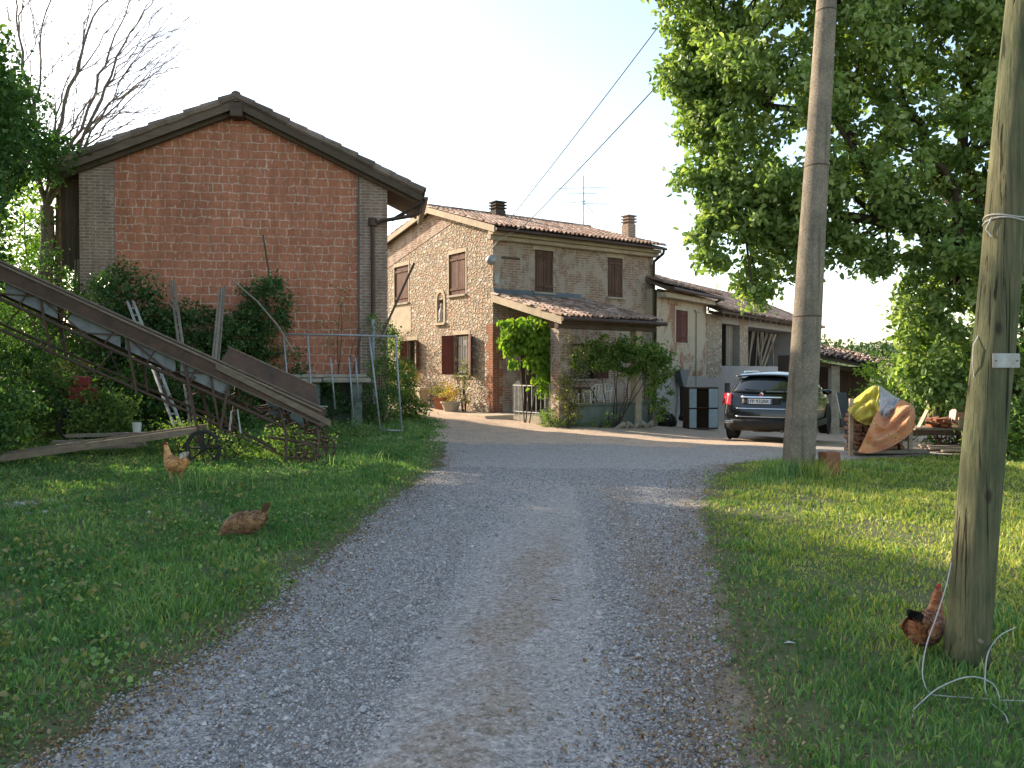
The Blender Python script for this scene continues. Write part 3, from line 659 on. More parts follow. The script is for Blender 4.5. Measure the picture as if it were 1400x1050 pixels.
# ================================================================== FARMHOUSE
TH = math.atan2(.571, .821)
hs = empty('farmhouse', (-.555, 23.5, 0), TH, 'two storey stone farmhouse with brown shutters, two chimneys and tiled roof', 'house')
HM = Matrix.Translation((-.555, 23.5, 0)) @ Matrix.Rotation(TH, 4, 'Z')
def HL(x, y, z=None):
    p = HM @ V(x, y, 0); p.z = ghf(p.x, p.y) if z is None else z; return p
HWd, HDp = 6.49, 7.16; PY, PZ = 3.55, 6.74
def hz(y, off=0): return (PZ - (PY - y) * .295 if y < PY else PZ - (y - PY) * .20) + off
frE = (V(0, 0, 0), V(1, 0, 0), V(0, -1, 0)); frG = (V(0, 0, 0), V(0, 1, 0), V(-1, 0, 0))
w_ = MB(); wall(w_, frE, 0, HWd, -.6, hz(0), [(1.52, 2.22, 3.95, 5.22), (4.44, 5.09, 3.95, 5.22), (1.0, 1.95, .35, 2.5, .3), (3.0, 3.9, 1.3, 2.4)])
w_.build('front_wall', 'house_brick', hs)
w_ = MB(); GH = [(1.51, 2.53, 3.93, 5.22), (5.28, 6.36, 3.93, 5.22), (1.32, 2.2, 1.42, 2.68, .2), (4.7, 5.35, 1.55, 2.6), (2.84, 3.26, 3.12, 3.85, .2)]
wall(w_, frG, 0, HDp, -.6, 5.66, GH)
w_.add([(0, 0, 5.66), (0, HDp, 5.66), (0, HDp, hz(HDp)), (0, PY, PZ), (0, 0, hz(0) + .002)], [(0, 1, 2, 3, 4)])
w_.build('gable_wall', 'rubble', hs)
w_ = MB(); w_.add([(HWd, 0, -.8), (HWd, HDp, -.8), (HWd, HDp, hz(HDp)), (HWd, PY, PZ), (HWd, 0, hz(0))], [(0, 1, 2, 3, 4)])
w_.add([(0, HDp, -.8), (HWd, HDp, -.8), (HWd, HDp, hz(HDp)), (0, HDp, hz(HDp))], [(0, 1, 2, 3)])
w_.build('rear_wall', 'house_brick', hs)
# plaster: upper left of the gable, window surrounds, brick quoin
s_ = MB()
for h in GH[:4]: s_ = MB(); surround(s_, frG, *h[:4], t=.06, top=.12); s_.build('window_surround', 'plaster', hs)
s_ = MB(); s_.fbox(frG, 5.1, 6.6, 2.9, 3.85, -.05, .010); s_.build('plaster_patch', 'plaster', hs)
for h in ((1.45, 2.29), (4.38, 5.15)): s_ = MB(); s_.fbox(frE, h[0], h[1], 5.225, 5.36, -.05, .008); s_.build('lintel', 'plaster', hs)
s_ = MB(); s_.prism([(-.014, 2.0, 6.27), (-.014, HDp - .01, 5.2), (-.014, HDp - .01, hz(HDp, -.02)), (-.014, PY, PZ - .03)], (.03, 0, 0)); s_.build('gable_render', 'house_brick', hs)
s_ = MB()
for i in range(12):
    z0 = -.2 + i * .26; a = .34 if i % 2 else .22
    s_.fbox(frG, -.016, a, z0, z0 + .258, -.04, .016)
    if z0 > 3.8 or z0 < 2.9: s_.fbox(frE, .0, (.22 if i % 2 else .34), z0, z0 + .258, -.04, .014)
s_.build('corner_quoin', 'red_brick', hs)
window(hs, frG, 1.53, 2.51, 3.93, 5.22, 'shutter', 'closed weathered shutters on the gable, upper right')
window(hs, frG, 5.3, 6.34, 3.93, 5.22, 'shutter')
window(hs, frG, 1.32, 2.2, 1.42, 2.68, 'shutter_red', 'ground floor window with open red brown shutters and bars', ajar=(2.7, 2.5), bars=True)
window(hs, frG, 4.7, 5.35, 1.55, 2.6, 'shutter_red', None, ajar=(2.6, 2.6))
window(hs, frE, 1.53, 2.21, 3.95, 5.22, 'shutter')
window(hs, frE, 4.45, 5.08, 3.95, 5.22, 'shutter')
window(hs, frE, 3.0, 3.9, 1.3, 2.4, 'shutter', None, ajar=2.6)
d_ = MB(); plank_leaf(d_, frE, 1.0, 1.95, .35, 2.5, -.2, 6); d_.build('door', 'shutter', hs)
# shrine niche
s_ = MB(); a = 3.05
s_.fbox(frG, 2.74, 2.84, 3.1, 3.85, -.02, .03); s_.fbox(frG, 3.26, 3.36, 3.1, 3.85, -.02, .03); s_.fbox(frG, 2.70, 3.40, 3.03, 3.1, -.1, .09)
N_ = 8
for i in range(N_):
    t0, t1 = PI * i / N_, PI * (i + 1) / N_
    q = lambda t, r, n: V(-n, a + r * math.cos(t), 3.85 + r * 1.1 * math.sin(t))
    s_.hexa([q(t0, .21, -.02), q(t1, .21, -.02), q(t1, .31, -.02), q(t0, .31, -.02), q(t0, .21, .03), q(t1, .21, .03), q(t1, .31, .03), q(t0, .31, .03)])
nich = s_.build('shrine_niche', 'plaster', hs)
s_ = MB(); s_.fbox(frG, 2.842, 3.258, 3.1, 3.85, -.195, -.18); s_.build('niche_back', 'wood_darkz', nich)
s_ = MB(); s_.lathe([(.10, 0), (.11, .04), (.085, .08), (.10, .2), (.085, .36), (.06, .44), (.035, .47), (.05, .5), (.055, .55), (.035, .60), (.0, .62)], (.03, a, 3.12), 12); s_.build('statuette', 'white_paint', nich, smooth=True)
# roof
r_ = MB(); E0, E1, O0, O1 = -.42, HDp + .4, -.22, HWd + .12
for ya, yb in ((E0, PY), (PY, E1)):
    r_.prism([(O0, ya, hz(ya, .005)), (O0, yb, hz(yb, .005)), (O0, yb, hz(yb, .10)), (O0, ya, hz(ya, .10))], (O1 - O0, 0, 0))
rf = r_.build('roof', 'fascia', hs)
t_ = MB()
tiles(t_, (O0 - .03, E0 - .05, hz(E0, .105)), (O1 + .03, E0 - .05, hz(E0, .105)), (O1 + .03, PY, hz(PY, .105)), (O0 - .03, PY, hz(PY, .105)), .17, .36)
tiles(t_, (O1 + .03, E1 + .05, hz(E1, .105)), (O0 - .03, E1 + .05, hz(E1, .105)), (O0 - .03, PY, hz(PY, .105)), (O1 + .03, PY, hz(PY, .105)), .205, .36)
for i in range(16):
    t_.rv(); x = O0 + i * .43; t_.path([(x, PY, PZ + .16), (x + .46, PY, PZ + .145)], [.10, .12], 8)
t_.build('roof_tiles', 'tile', rf)
s_ = MB(); s_.prism([(O0 - .02, E0, hz(E0, -.05)), (O0 - .02, PY, hz(PY, -.05)), (O0 - .02, PY, hz(PY, .14)), (O0 - .02, E0, hz(E0, .14))], (.04, 0, 0))
s_.prism([(O0 - .02, PY, hz(PY, -.05)), (O0 - .02, E1, hz(E1, -.05)), (O0 - .02, E1, hz(E1, .14)), (O0 - .02, PY, hz(PY, .14))], (.04, 0, 0)); s_.build('verge_board', 'plaster', rf)
s_ = MB(); s_.box(O0 + .03, O1 - .03, -.30, -.003, hz(0) - .21, hz(0) - .10); s_.box(O0 + .03, O1 - .03, -.18, -.003, hz(0) - .33, hz(0) - .213); s_.build('cornice', 'plaster', rf, bevel=.01)
s_ = MB(); s_.path([(O0, E0 - .07, hz(E0) + .03), (O1, E0 - .07, hz(E0) + .03)], .042, 10); s_.build('gutter', 'copper', rf)
s_ = MB(); zt = hz(E0); s_.path([(HWd - .02, E0 - .08, zt), (HWd - .02, E0 - .06, zt - .12), (HWd - .06, -.10, zt - .34), (HWd - .06, -.08, zt - .5), (HWd - .06, -.08, -.1)], .048, 10); s_.build('downpipe', 'copper', hs)
# chimneys
def chimney(x, y, z0, z1, w_, mat, label):
    c = MB(); c.box(x - w_ / 2, x + w_ / 2, y - w_ / 2, y + w_ / 2, z0, z1 - .3)
    for i in range(3):
        q = w_ / 2 + .035; zz = z1 - .3 + i * .1; c.box(x - q, x + q, y - q, y + q, zz + .055, zz + .098)
        c.box(x - q + .06, x + q - .06, y - q + .06, y + q - .06, zz - .001, zz + .056)
    o = c.build('chimney', mat, rf, bevel=.006); o['label'] = label
chimney(2.34, 3.25, 6.4, 7.3, .40, 'wood_darkz', 'squat dark chimney near the gable end')
chimney(6.1, .8, 5.9, 6.86, .34, 'pier_brick', 'tall slim brick chimney at the right end')
a_ = MB(); bx, by = 6.1, 3.2; a_.tube((bx, by, 6.5), (bx, by, 8.7), .022); ue = V(.82, -.57, 0)
for zz, L1, L2, ro in ((8.25, 1.0, .95, .1), (8.05, .7, .5, .3), (7.75, .75, .1, -.2), (7.68, .05, 1.0, .35)):
    dv = V(math.cos(ro - TH), math.sin(ro - TH), .05); p0 = V(bx, by, zz) - dv * L1; p1 = V(bx, by, zz) + dv * L2; a_.tube(p0, p1, .011, n=5)
    pv = V(-dv.y, dv.x, 0)
    for k in range(7): c = p0.lerp(p1, k / 6); a_.tube(c - pv * .22, c + pv * .22, .006, n=4)
a_.tube((bx, by, 7.7), (bx + .3, by - .2, 7.35), .012, n=5); a_.tube((bx, by, 7.7), (bx + .1, by - .1, 8.0), .01, n=5)
a_.build('roof_aerial', 'galv', hs)
s_ = MB(); s_.lathe([(.02, -.12), (.13, -.05), (.16, 0), (.14, .1), (.06, .17), (.02, .2)], (-.16, -.14, 4.72), 14); s_.tube((-.0, -.0, 4.85), (-.16, -.14, 4.87), .02); s_.build('wall_lamp', 'galv', hs, smooth=True)
s_ = MB(); s_.fbox(frE, .04, .2, 4.1, 4.42, .014, .03); s_.build('wall_plaque', 'white_paint', hs)
s_ = MB(); s_.fbox(frE, .3, .95, 4.85, 4.92, -.02, .02); s_.build('wall_hook_bar', 'wood_dark', hs)

# ---- porch
pw, pd_ = 3.35, 3.25; ze, zw = 2.93, 3.74
def pz(y, off=0): return zw + (ze - zw) * (-y / pd_) + off
r_ = MB(); r_.prism([(-.05, 0, pz(0, -.12)), (-.05, -pd_, pz(-pd_, -.12)), (-.05, -pd_, pz(-pd_)), (-.05, 0, pz(0))], (pw + .25, 0, 0)); pr_ = r_.build('porch_roof', 'fascia', hs)
t_ = MB(); tiles(t_, (-.1, -pd_ - .06, pz(-pd_, .01)), (pw + .25, -pd_ - .06, pz(-pd_, .01)), (pw + .25, -.02, pz(0, .01)), (-.1, -.02, pz(0, .01)), .17, .33, jit=1.5); t_.build('porch_tiles', 'tile', pr_)
s_ = MB(); s_.box(-.05, 3.35, -.20, -.003, zw + .055, zw + .10); s_.box(.0, 3.3, -.03, -.004, zw + .1, zw + .22); s_.build('flashing', 'lead', pr_)
s_ = MB(); s_.box(-.03, pw + .18, -pd_ + .12, -pd_ + .30, ze - .26, ze - .06); s_.build('porch_beam', 'wood_dark', pr_, bevel=.01)
s_ = MB(); s_.prism([(-.075, .0, pz(0, -.16)), (-.075, -pd_ - .05, pz(-pd_, -.16)), (-.075, -pd_ - .05, pz(-pd_, .05)), (-.075, 0, pz(0, .05))], (.024, 0, 0)); s_.build('porch_verge_board', 'plaster', pr_)
s_ = MB(); s_.path([(-.1, -pd_ - .12, ze - .03), (pw + .3, -pd_ - .12, ze - .05)], .06, 9); s_.build('porch_gutter', 'copper', pr_)
s_ = MB(); s_.box(.02, .40, -3.1, -2.72, -.2, ze - .25); s_.build('porch_pillar', 'house_brick', hs, bevel=.01)
s_ = MB(); s_.box(2.75, 2.98, -3.1, -2.86, -.2, ze - .25); s_.build('porch_pillar', 'plaster', hs, bevel=.01)
s_ = MB(); s_.box(.42, 3.3, -3.05, -2.9, -.3, .62); s_.box(.40, 3.35, -3.09, -2.86, .622, .68); s_.build('porch_wall', 'cement', hs, bevel=.01)
s_ = MB(); s_.box(.02, 3.3, -2.88, -.003, -.3, .33); s_.build('porch_floor', 'stone', hs)
s_ = MB()
for i in range(9): x = .03; y = -2.68 + i * .2; s_.tube((x, y, .33), (x, y, 1.15), .014, n=6)
s_.tube((.03, -2.7, 1.15), (.03, -1.0, 1.15), .02, n=6); s_.tube((.03, -2.7, .42), (.03, -1.0, .42), .016, n=6)
s_.build('railing', 'white_paint', hs)

# ================================================================== ANNEX + PORTICO + SHED
TA = math.atan2(.815, .579)
an = empty('annex', (4.67, 26.6, 0), TA, 'low cream plastered annex with one closed red shutter beside the farmhouse', 'building')
frA = (V(0, 0, 0), V(1, 0, 0), V(0, -1, 0))
w_ = MB(); wall(w_, frA, .25, 4.6, -1, 4.3, [(1.78, 2.8, 2.55, 3.68)]); w_.build('front_wall', 'annex', an)
w_ = MB(); w_.box(.25, 4.6, .17, 3.0, -1, 4.29); w_.build('rear_wall', 'annex', an)
w_ = MB(); w_.fbox(frA, .26, 4.59, -1, 1.35, -.03, .015); w_.build('wall_base', 'grey_plaster', an)
s_ = MB(); plank_leaf(s_, frA, 1.79, 2.79, 2.56, 3.67, -.05, 2); s_.build('shutter', 'shutter_red', an)
s_ = MB(); surround(s_, frA, 1.78, 2.8, 2.55, 3.68, .1, .12); s_.build('window_surround', 'plaster', an)
r_ = MB(); r_.prism([(.2, -.5, 4.22), (.2, 3.0, 5.4), (.2, 3.0, 5.5), (.2, -.5, 4.32)], (4.5, 0, 0)); ro = r_.build('roof', 'fascia', an)
t_ = MB(); tiles(t_, (.2, -.56, 4.33), (4.75, -.56, 4.33), (4.75, 3.0, 5.51), (.2, 3.0, 5.51), .21, .38); t_.build('roof_tiles', 'tile', ro)
s_ = MB(); s_.box(.25, 4.62, -.35, -.003, 4.0, 4.16); s_.build('cornice', 'plaster', ro)
s_ = MB(); s_.path([(.2, -.6, 4.26), (4.75, -.6, 4.22)], .06, 8); s_.path([(4.65, -.6, 4.22), (4.55, -.1, 4.0), (4.55, -.07, 3.8)], .04, 8); s_.build('gutter', 'copper', ro)
s_ = MB(); s_.tube((3.55, -.03, -.3), (3.55, -.03, 3.75), .022); s_.fbox(frA, 3.4, 3.9, 3.7, 3.76, 0, .06); s_.build('wall_pipe', 'stone', an)
# portico / hay loft
po = empty('hay_loft', (7.35, 30.42, 0), TA, 'long open fronted hay loft with mossy tiled roof behind the parked car', 'outbuilding')
w_ = MB(); wall(w_, frA, -.02, 14, -1, 3.72, [(1.55, 3.55, 1.74, 3.42, 1.2), (4.55, 11.5, 1.74, 3.42, 1.4), (1.9, 2.5, .65, 1.05, .3)]); w_.build('front_wall', 'grey_plaster', po)
w_ = MB(); w_.fbox(frA, .0, 1.54, 1.3, 3.7, -.05, .012); w_.build('stone_pier', 'rubble', po); w_ = MB(); w_.fbox(frA, 3.56, 4.54, 1.75, 3.7, -.05, .012); w_.build('stone_pier', 'rubble', po)
w_ = MB(); w_.box(.0, 14, 1.41, 3.2, -1, 3.7); w_.build('shaded_inner_wall', 'black', po)  # black wall stands for the shade inside the loft openings
r_ = MB(); r_.prism([(-.05, -.62, 3.70), (-.05, 3.2, 5.38), (-.05, 3.2, 5.47), (-.05, -.62, 3.79)], (14.2, 0, 0)); ro = r_.build('roof', 'wood_dark', po)
t_ = MB(); tiles(t_, (-.05, -.7, 3.80), (14.2, -.7, 3.70), (14.2, 3.2, 5.42), (-.05, 3.2, 5.50), .24, .4, jit=2.0); t_.build('roof_tiles', 'tile', ro)
s_ = MB()
for i in range(20): x = .2 + i * .7; s_.rv(); s_.beam((x, -.6, 3.63), (x, 0.0, 3.80), .1, .12)
s_.build('rafter', 'wood_dark', ro)
s_ = MB()
for i in range(3): s_.rv(); x = 2.75 + i * .26; s_.fbox(frA, x, x + .24, 1.75, 3.4, -.3, -.26)
for i in range(4): s_.rv(); x = 4.7 + i * .24; s_.fbox(frA, x, x + .22, 1.75, 3.4, -.3 - i * .03, -.26 - i * .03)
for i in range(12): s_.rv(); x = 5.9 + rnd.uniform(0, 4); s_.beam((x, .3 + rnd.uniform(0, .6), 1.75), (x + rnd.uniform(-.6, .6), .5, 3.3), .05, .12)
s_.build('loft_boards', 'wood_grey', po)
# low shed
sh = empty('shed', (10.4, 26, 0), 0, 'low shed with sagging clay tile roof at the edge of the trees', 'shed')
cx = lambda x, y, z: V(x - 10.4, y - 26, z)
A_, B_, C2, D_ = cx(9.85, 26, 2.06), cx(12.95, 25.6, 1.42), cx(15.2, 31.5, 1.78), cx(11.0, 30.6, 2.62)
r_ = MB(); r_.hexa([A_ - V(0, 0, .10), B_ - V(0, 0, .10), C2 - V(0, 0, .10), D_ - V(0, 0, .10), A_, B_, C2, D_]); ro = r_.build('roof', 'wood_dark', sh)
t_ = MB(); tiles(t_, A_ + V(-.05, -.1, .02), B_ + V(.05, -.1, .02), C2 + V(0, 0, .02), D_ + V(0, 0, .02), .22, .38, jit=2.0); t_.build('roof_tiles', 'tile', ro)
s_ = MB(); s_.box(.0, .28, .2, .48, -.6, 1.72); s_.build('pillar', 'stone', sh, bevel=.015)
s_ = MB(); s_.box(-.6, 2.5, 3.0, 3.2, -.6, 1.7); s_.box(-.75, -.6, .6, 3.2, -.6, 2.1); s_.build('rear_wall', 'wood_darkz', sh)
s_ = MB(); s_.beam((-.5, .35, 1.80), (2.55, .1, 1.30), .14, .14); s_.build('beam', 'wood_dark', sh)
s_ = MB(); s_.box(2.3, 2.45, .1, .25, -.6, 1.22); s_.build('post', 'wood_darkz', sh)

# ================================================================== FAR HILL
rg = np.random.default_rng(77)
hx = np.linspace(-420, 700, 80); hy = np.linspace(190, 420, 16); HX, HY_ = np.meshgrid(hx, hy, indexing='ij')
HZ = 9 * np.sin(np.clip((HY_ - 190) / 230, 0, 1) * PI * .9) ** .7 * (.55 + .35 * np.sin(HX / 90 + 1.1) + .12 * np.sin(HX / 23)) - 1
idx = np.arange(HX.size).reshape(HX.shape); ff = np.stack([idx[:-1, :-1], idx[1:, :-1], idx[1:, 1:], idx[:-1, 1:]], -1).reshape(-1, 4)
g = G('hill surface'); g.fin(g.mix(g.noise(g.pos(), .05, 6).outputs[0], (.07, .11, .04), (.13, .14, .06)), .95); M['hill'] = g.m
prop(np_mesh('hill', np.stack([HX, HY_, HZ], -1).reshape(-1, 3), ff, np.full(len(ff), .5), 'hill', None, 4), kind='structure')
M['far_leaf'] = m_leaf('far woodland leaves', (.05, .085, .03), (.075, .12, .045), (.11, .15, .06), .2)
n = 420; px_ = rg.uniform(-10, 420, n); py_ = rg.uniform(195, 330, n)
c_ = np.repeat(np.stack([px_, py_, np.interp(py_, [190, 260, 420], [2, 6.5, 4]) + rg.uniform(0, 3, n)], 1), 10, 0) + rg.normal(size=(n * 10, 3)) * np.array([3, 3, 1.6])
prop(leaves('far_wood', c_, 7, 1.4, 1.5, 'far_leaf', None, 9), kind='stuff', label='pale distant woodland on the low hill', cat='wood')
# ================================================================== TREES
def in_poly(px, py, poly):
    ins = np.zeros(len(px), bool); n = len(poly)
    for i in range(n):
        x0, y0 = poly[i]; x1, y1 = poly[(i + 1) % n]
        c = ((y0 > py) != (y1 > py)); xi = (x1 - x0) * (py - y0) / ((y1 - y0) if y1 != y0 else 1e-9) + x0
        ins ^= c & (px < xi)
    return ins
def edge_d(px, py, poly):
    d = np.full(len(px), 1e9); n = len(poly)
    for i in range(n):
        a = np.array(poly[i], float); b = np.array(poly[(i + 1) % n], float); ab = b - a
        t = np.clip(((px - a[0]) * ab[0] + (py - a[1]) * ab[1]) / (ab @ ab), 0, 1)
        d = np.minimum(d, np.hypot(px - a[0] - t * ab[0], py - a[1] - t * ab[1]))
    return d
# --- oak: outline in metres on the plane through its trunk, thickness grows away from the outline
rg = np.random.default_rng(5); OD = 15.4
op = [(878, 5), (905, 25), (915, 70), (898, 120), (925, 128), (935, 160), (930, 180), (945, 205), (912, 243), (935, 262), (962, 262), (955, 300), (944, 345), (970, 372), (1000, 365), (1010, 398), (1033, 422), (1052, 405), (1082, 372), (1118, 384), (1150, 345), (1165, 368), (1200, 382), (1228, 358), (1234, 400), (1222, 440), (1232, 475), (1230, 515), (1262, 545), (1330, 556), (1400, 560), (1500, 540), (1580, 300), (1560, -100), (1350, -330), (1050, -280), (900, -120)]
n = 17000; px_ = rg.uniform(860, 1600, n); py_ = rg.uniform(-340, 560, n)
k = in_poly(px_, py_, op); px_, py_ = px_[k], py_[k]; ed = edge_d(px_, py_, op)
lump = .5 + .5 * np.sin(px_ / 31 + 1.2 * np.sin(py_ / 37)) * np.sin(py_ / 29 + 1.4 * np.sin(px_ / 43))
th = np.clip(ed, 0, 130) / 130 * 1.9 + .3
front = rg.uniform(-1, 1, len(px_)); dd = OD + front * th * (.6 + .4 * lump)
dd = np.maximum(dd, 12.9 + .2 * lump)
hole = np.zeros(len(px_), bool)
for hx_, hy_, hr in ((1078, 210, 26), (1095, 185, 14), (1225, 222, 20), (1312, 192, 20), (1255, 330, 16), (1296, -4, 22), (1190, 150, 12), (1010, 225, 12), (1130, 300, 10), (1345, 60, 14), (1240, 110, 12)):
    hole |= np.hypot(px_ - hx_, (py_ - hy_) * 1.2) < hr
keep = ~hole & (rg.uniform(0, 1, len(px_)) < .16 + .84 * lump ** 1.3)
px_, py_, dd = px_[keep][:5600], py_[keep][:5600], dd[keep][:5600]
ocl = np.stack([(px_ - 700) / F * dd, dd, CZ + (HY - py_) / F * dd], 1)
ob = V(9.55, 15.5, 0); ob.z = ghf(9.55, 15.5) - .15
oak = empty('oak_tree', ob, 0, 'large spreading oak tree overhanging the car and shed on the right', 'tree')
oc = ocl - np.array(ob)
leaves('crown', oc, 30, .20, .135, 'oak_leaf', oak, 31, aspect=.55)
tk = MB(); top = limb(tk, (0, 0, 0), (-.3, .1, 4.4), .36, .27, 6, .05, 2, 12)[-1]
rr = random.Random(3); tips = []
for i, (tx, tz, ty) in enumerate(((-5.6, 7.6, .2), (-5.2, 4.6, -.3), (-3.2, 8.6, .3), (-1.2, 9.2, -.5), (.8, 8.8, .5), (1.9, 6.2, -.3), (-2.2, 5.6, -1.0), (1.4, 3.4, .6))):
    st = V(0, 0, 2.2 + 2.2 * rr.random()) if i < 7 else V(-.15, 0, 2.6)
    p = limb(tk, (-.2, .05, st.z), (tx, ty, tz), .16, .04, 6, .22, 10 + i, 8, .3); tips += p[2:]
    if i < 3:
        for q in range(2): limb(tk, p[3], p[3] + V(rr.uniform(-2, .4), rr.uniform(-1, 1), rr.uniform(.2, 2)), .07, .02, 4, .25, 50 + i * 3 + q, 6)
pick = rg.choice(len(oc), 240, replace=False)
for j in pick:
    c = Vector(oc[j]); t = min(tips, key=lambda q: (q - c).length)
    if (t - c).length < 3.2: limb(tk, t, c, .035, .010, 3, .25, int(j), 5)
tk.build('trunk', 'bark', oak, smooth=True)

# --- ellipsoid trees
def tree(name, loc, label, blobs, per, spread, size, mat, trunk_h, r0, nlimb, seed, bark='bark', group=None, cat='tree', dens=1.0):
    rg = np.random.default_rng(seed); loc = Vector(loc); loc.z = ghf(loc.x, loc.y) - .1
    t = empty(name, loc, 0, label, cat, group); cl = []
    for (x, y, z, rx, ry, rz_, n) in blobs: cl.append(ell(x, y, z, rx, ry, rz_, int(n * dens), rg))
    cl = np.concatenate(cl); leaves('crown', cl, per, spread, size, mat, t, seed, droop=.3)
    mb = MB(); tp = limb(mb, (0, 0, 0), (blobs[0][0] * .4, blobs[0][1] * .4, trunk_h), r0, r0 * .6, 5, .06, seed, 9)[-1]
    for i in range(nlimb):
        c = Vector(cl[rg.integers(len(cl))]); c.z = max(c.z, trunk_h * .7); m = tp.lerp(c, .85); limb(mb, tp, m, r0 * .35, .02, 5, .2, seed + i, 6)
    mb.build('trunk', bark, t, smooth=True); return t
# tall leafy tree at the left edge, some clumps added to shade the drive
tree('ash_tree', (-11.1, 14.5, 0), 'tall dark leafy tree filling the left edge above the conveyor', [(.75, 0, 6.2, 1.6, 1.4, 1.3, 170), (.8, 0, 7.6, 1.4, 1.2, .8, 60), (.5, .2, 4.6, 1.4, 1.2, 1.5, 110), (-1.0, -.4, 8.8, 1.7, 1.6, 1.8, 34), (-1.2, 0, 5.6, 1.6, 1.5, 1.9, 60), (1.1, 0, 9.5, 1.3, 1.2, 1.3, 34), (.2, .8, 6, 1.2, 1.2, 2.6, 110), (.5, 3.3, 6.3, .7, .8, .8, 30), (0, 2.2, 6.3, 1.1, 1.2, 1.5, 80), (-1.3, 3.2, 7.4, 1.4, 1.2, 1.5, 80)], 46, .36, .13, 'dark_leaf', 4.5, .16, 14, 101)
# trees further left that keep the drive in shade, the slender one added for that
for i, (x, y, s_, ztop, lab) in enumerate(((-13.2, 12.6, 2.6, 9.8, 'broad dark tree standing behind the leafy tree at the left edge'), (-10.6, 9.6, 2.0, 7.8, 'rounded tree left of the conveyor, outside the picture'), (-13.8, 8.2, 2.5, 9.0, 'tall dark tree at the far left of the bank'), (-11.7, 12.2, 1.7, 8.2, 'slender dark tree added out of view to close a sunny gap'), (-9.4, 6.3, 1.6, 5.4, 'small bushy tree on the near left bank'))):
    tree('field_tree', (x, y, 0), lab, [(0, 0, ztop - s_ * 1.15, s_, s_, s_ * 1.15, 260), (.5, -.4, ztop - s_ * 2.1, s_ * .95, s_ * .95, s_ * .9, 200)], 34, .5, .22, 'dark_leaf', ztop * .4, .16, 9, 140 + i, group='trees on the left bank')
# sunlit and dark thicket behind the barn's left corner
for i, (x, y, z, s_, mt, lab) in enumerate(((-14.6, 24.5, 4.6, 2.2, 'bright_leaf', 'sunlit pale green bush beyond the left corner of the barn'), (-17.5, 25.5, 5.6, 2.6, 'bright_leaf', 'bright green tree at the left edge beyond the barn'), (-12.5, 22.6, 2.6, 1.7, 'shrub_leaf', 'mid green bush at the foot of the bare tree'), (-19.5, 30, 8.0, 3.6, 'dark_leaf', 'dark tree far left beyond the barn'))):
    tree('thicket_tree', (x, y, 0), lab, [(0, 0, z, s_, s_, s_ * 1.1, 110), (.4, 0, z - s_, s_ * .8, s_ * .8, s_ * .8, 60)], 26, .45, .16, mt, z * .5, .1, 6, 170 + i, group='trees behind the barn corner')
# bare tree: trunk and a fan of leafless branches
bt = V(-11.35, 19.6, 0); bt.z = ghf(bt.x, bt.y) - .1
bare = empty('bare_tree', bt, 0, 'half bare tree with a fan of leafless branches above the barn eave', 'tree')
mb = MB(); rr = random.Random(12)
fork = limb(mb, (0, 0, 0), (.06, 0, 5.2), .20, .15, 6, .03, 4, 10)[-1]; limb(mb, (.25, .1, 0), (.3, .1, 5.6), .10, .06, 6, .05, 5, 8)
twig_ends = []
def grow(p, d, L, r, depth):
    q = p + d * L; pts = limb(mb, p, q, r, r * .5, 5, .16, rr.randint(0, 9999), 6 if r > .03 else 4)
    if depth == 0 or r < .006: twig_ends.append(q); return
    for k in range(rr.choice((2, 3, 3)) if depth > 1 else 3):
        s_ = pts[rr.choice((2, 3, 4))]; nd = (d + V(rr.uniform(-.35, .95), rr.uniform(-.6, .6), rr.uniform(-.45, .3))).normalized()
        grow(s_, nd, L * rr.uniform(.5, .85), r * rr.uniform(.35, .5), depth - 1)
    grow(pts[-1], (d + V(rr.uniform(-.1, .3), 0, rr.uniform(-.05, .2))).normalized(), L * .75, r * .6, depth - 1)
for d_, L, r_ in (((-.16, 0, 1), 2.6, .09), ((.12, .1, 1), 2.6, .10), ((.5, .0, .95), 2.5, .085), ((.62, -.2, .8), 2.2, .06), ((-.35, .1, .9), 2.2, .07), ((.3, .2, 1), 2.7, .08)):
    grow(fork, Vector(d_).normalized(), L, r_ * .8, 4)
mb.build('trunk', 'bark_pale', bare, smooth=True)
rg = np.random.default_rng(8)
cl = np.concatenate([ell(0, 0, 4.4, .8, .7, 1.1, 22, rg, .3), ell(.2, -.1, 2.6, .8, .6, 1.3, 26, rg, .3), ell(.7, 0, 5.9, .45, .3, .4, 10, rg, .3), ell(-.2, -.1, 7.5, .9, .6, .8, 34, rg, .3), ell(0, -.5, 6.1, .85, .5, .7, 44, rg, .3)])  # last two clumps added to keep sun streaks off the drive
leaves('ivy', cl, 26, .3, .1, 'dark_leaf', bare, 19)
te = np.array([list(t) for t in twig_ends])[:90]; leaves('last_leaves', te, 2, .1, .07, 'olive_leaf', bare, 20)

# ================================================================== SHRUBS
def shrub(name, loc, label, blobs, per, spread, size, mat, seed, group=None, stems=5, cat='shrub', base=None, droop=.2, shell=.4):
    rg = np.random.default_rng(seed); loc = Vector(loc)
    loc.z = (ghf(loc.x, loc.y) if base is None else base) - .02; t = empty(name, loc, 0, label, cat, group)
    cl = np.concatenate([ell(*b[:6], b[6], rg, shell) for b in blobs]); cl = cl + rg.normal(size=cl.shape) * .06; cl[:, 2] = np.maximum(cl[:, 2], .05)
    leaves('foliage', cl, per, spread, size, mat, t, seed, droop=droop); mb = MB()
    for i in range(stems): c = Vector(cl[rg.integers(len(cl))]); limb(mb, (rg.uniform(-.08, .08), rg.uniform(-.08, .08), 0), c, .02, .006, 4, .15, seed + i, 5)
    mb.build('stems', 'bark', t); return t
def SB(px, py, d):  # ground position under a pixel column at a distance
    return V((px - 700) / F * d, d, 0)
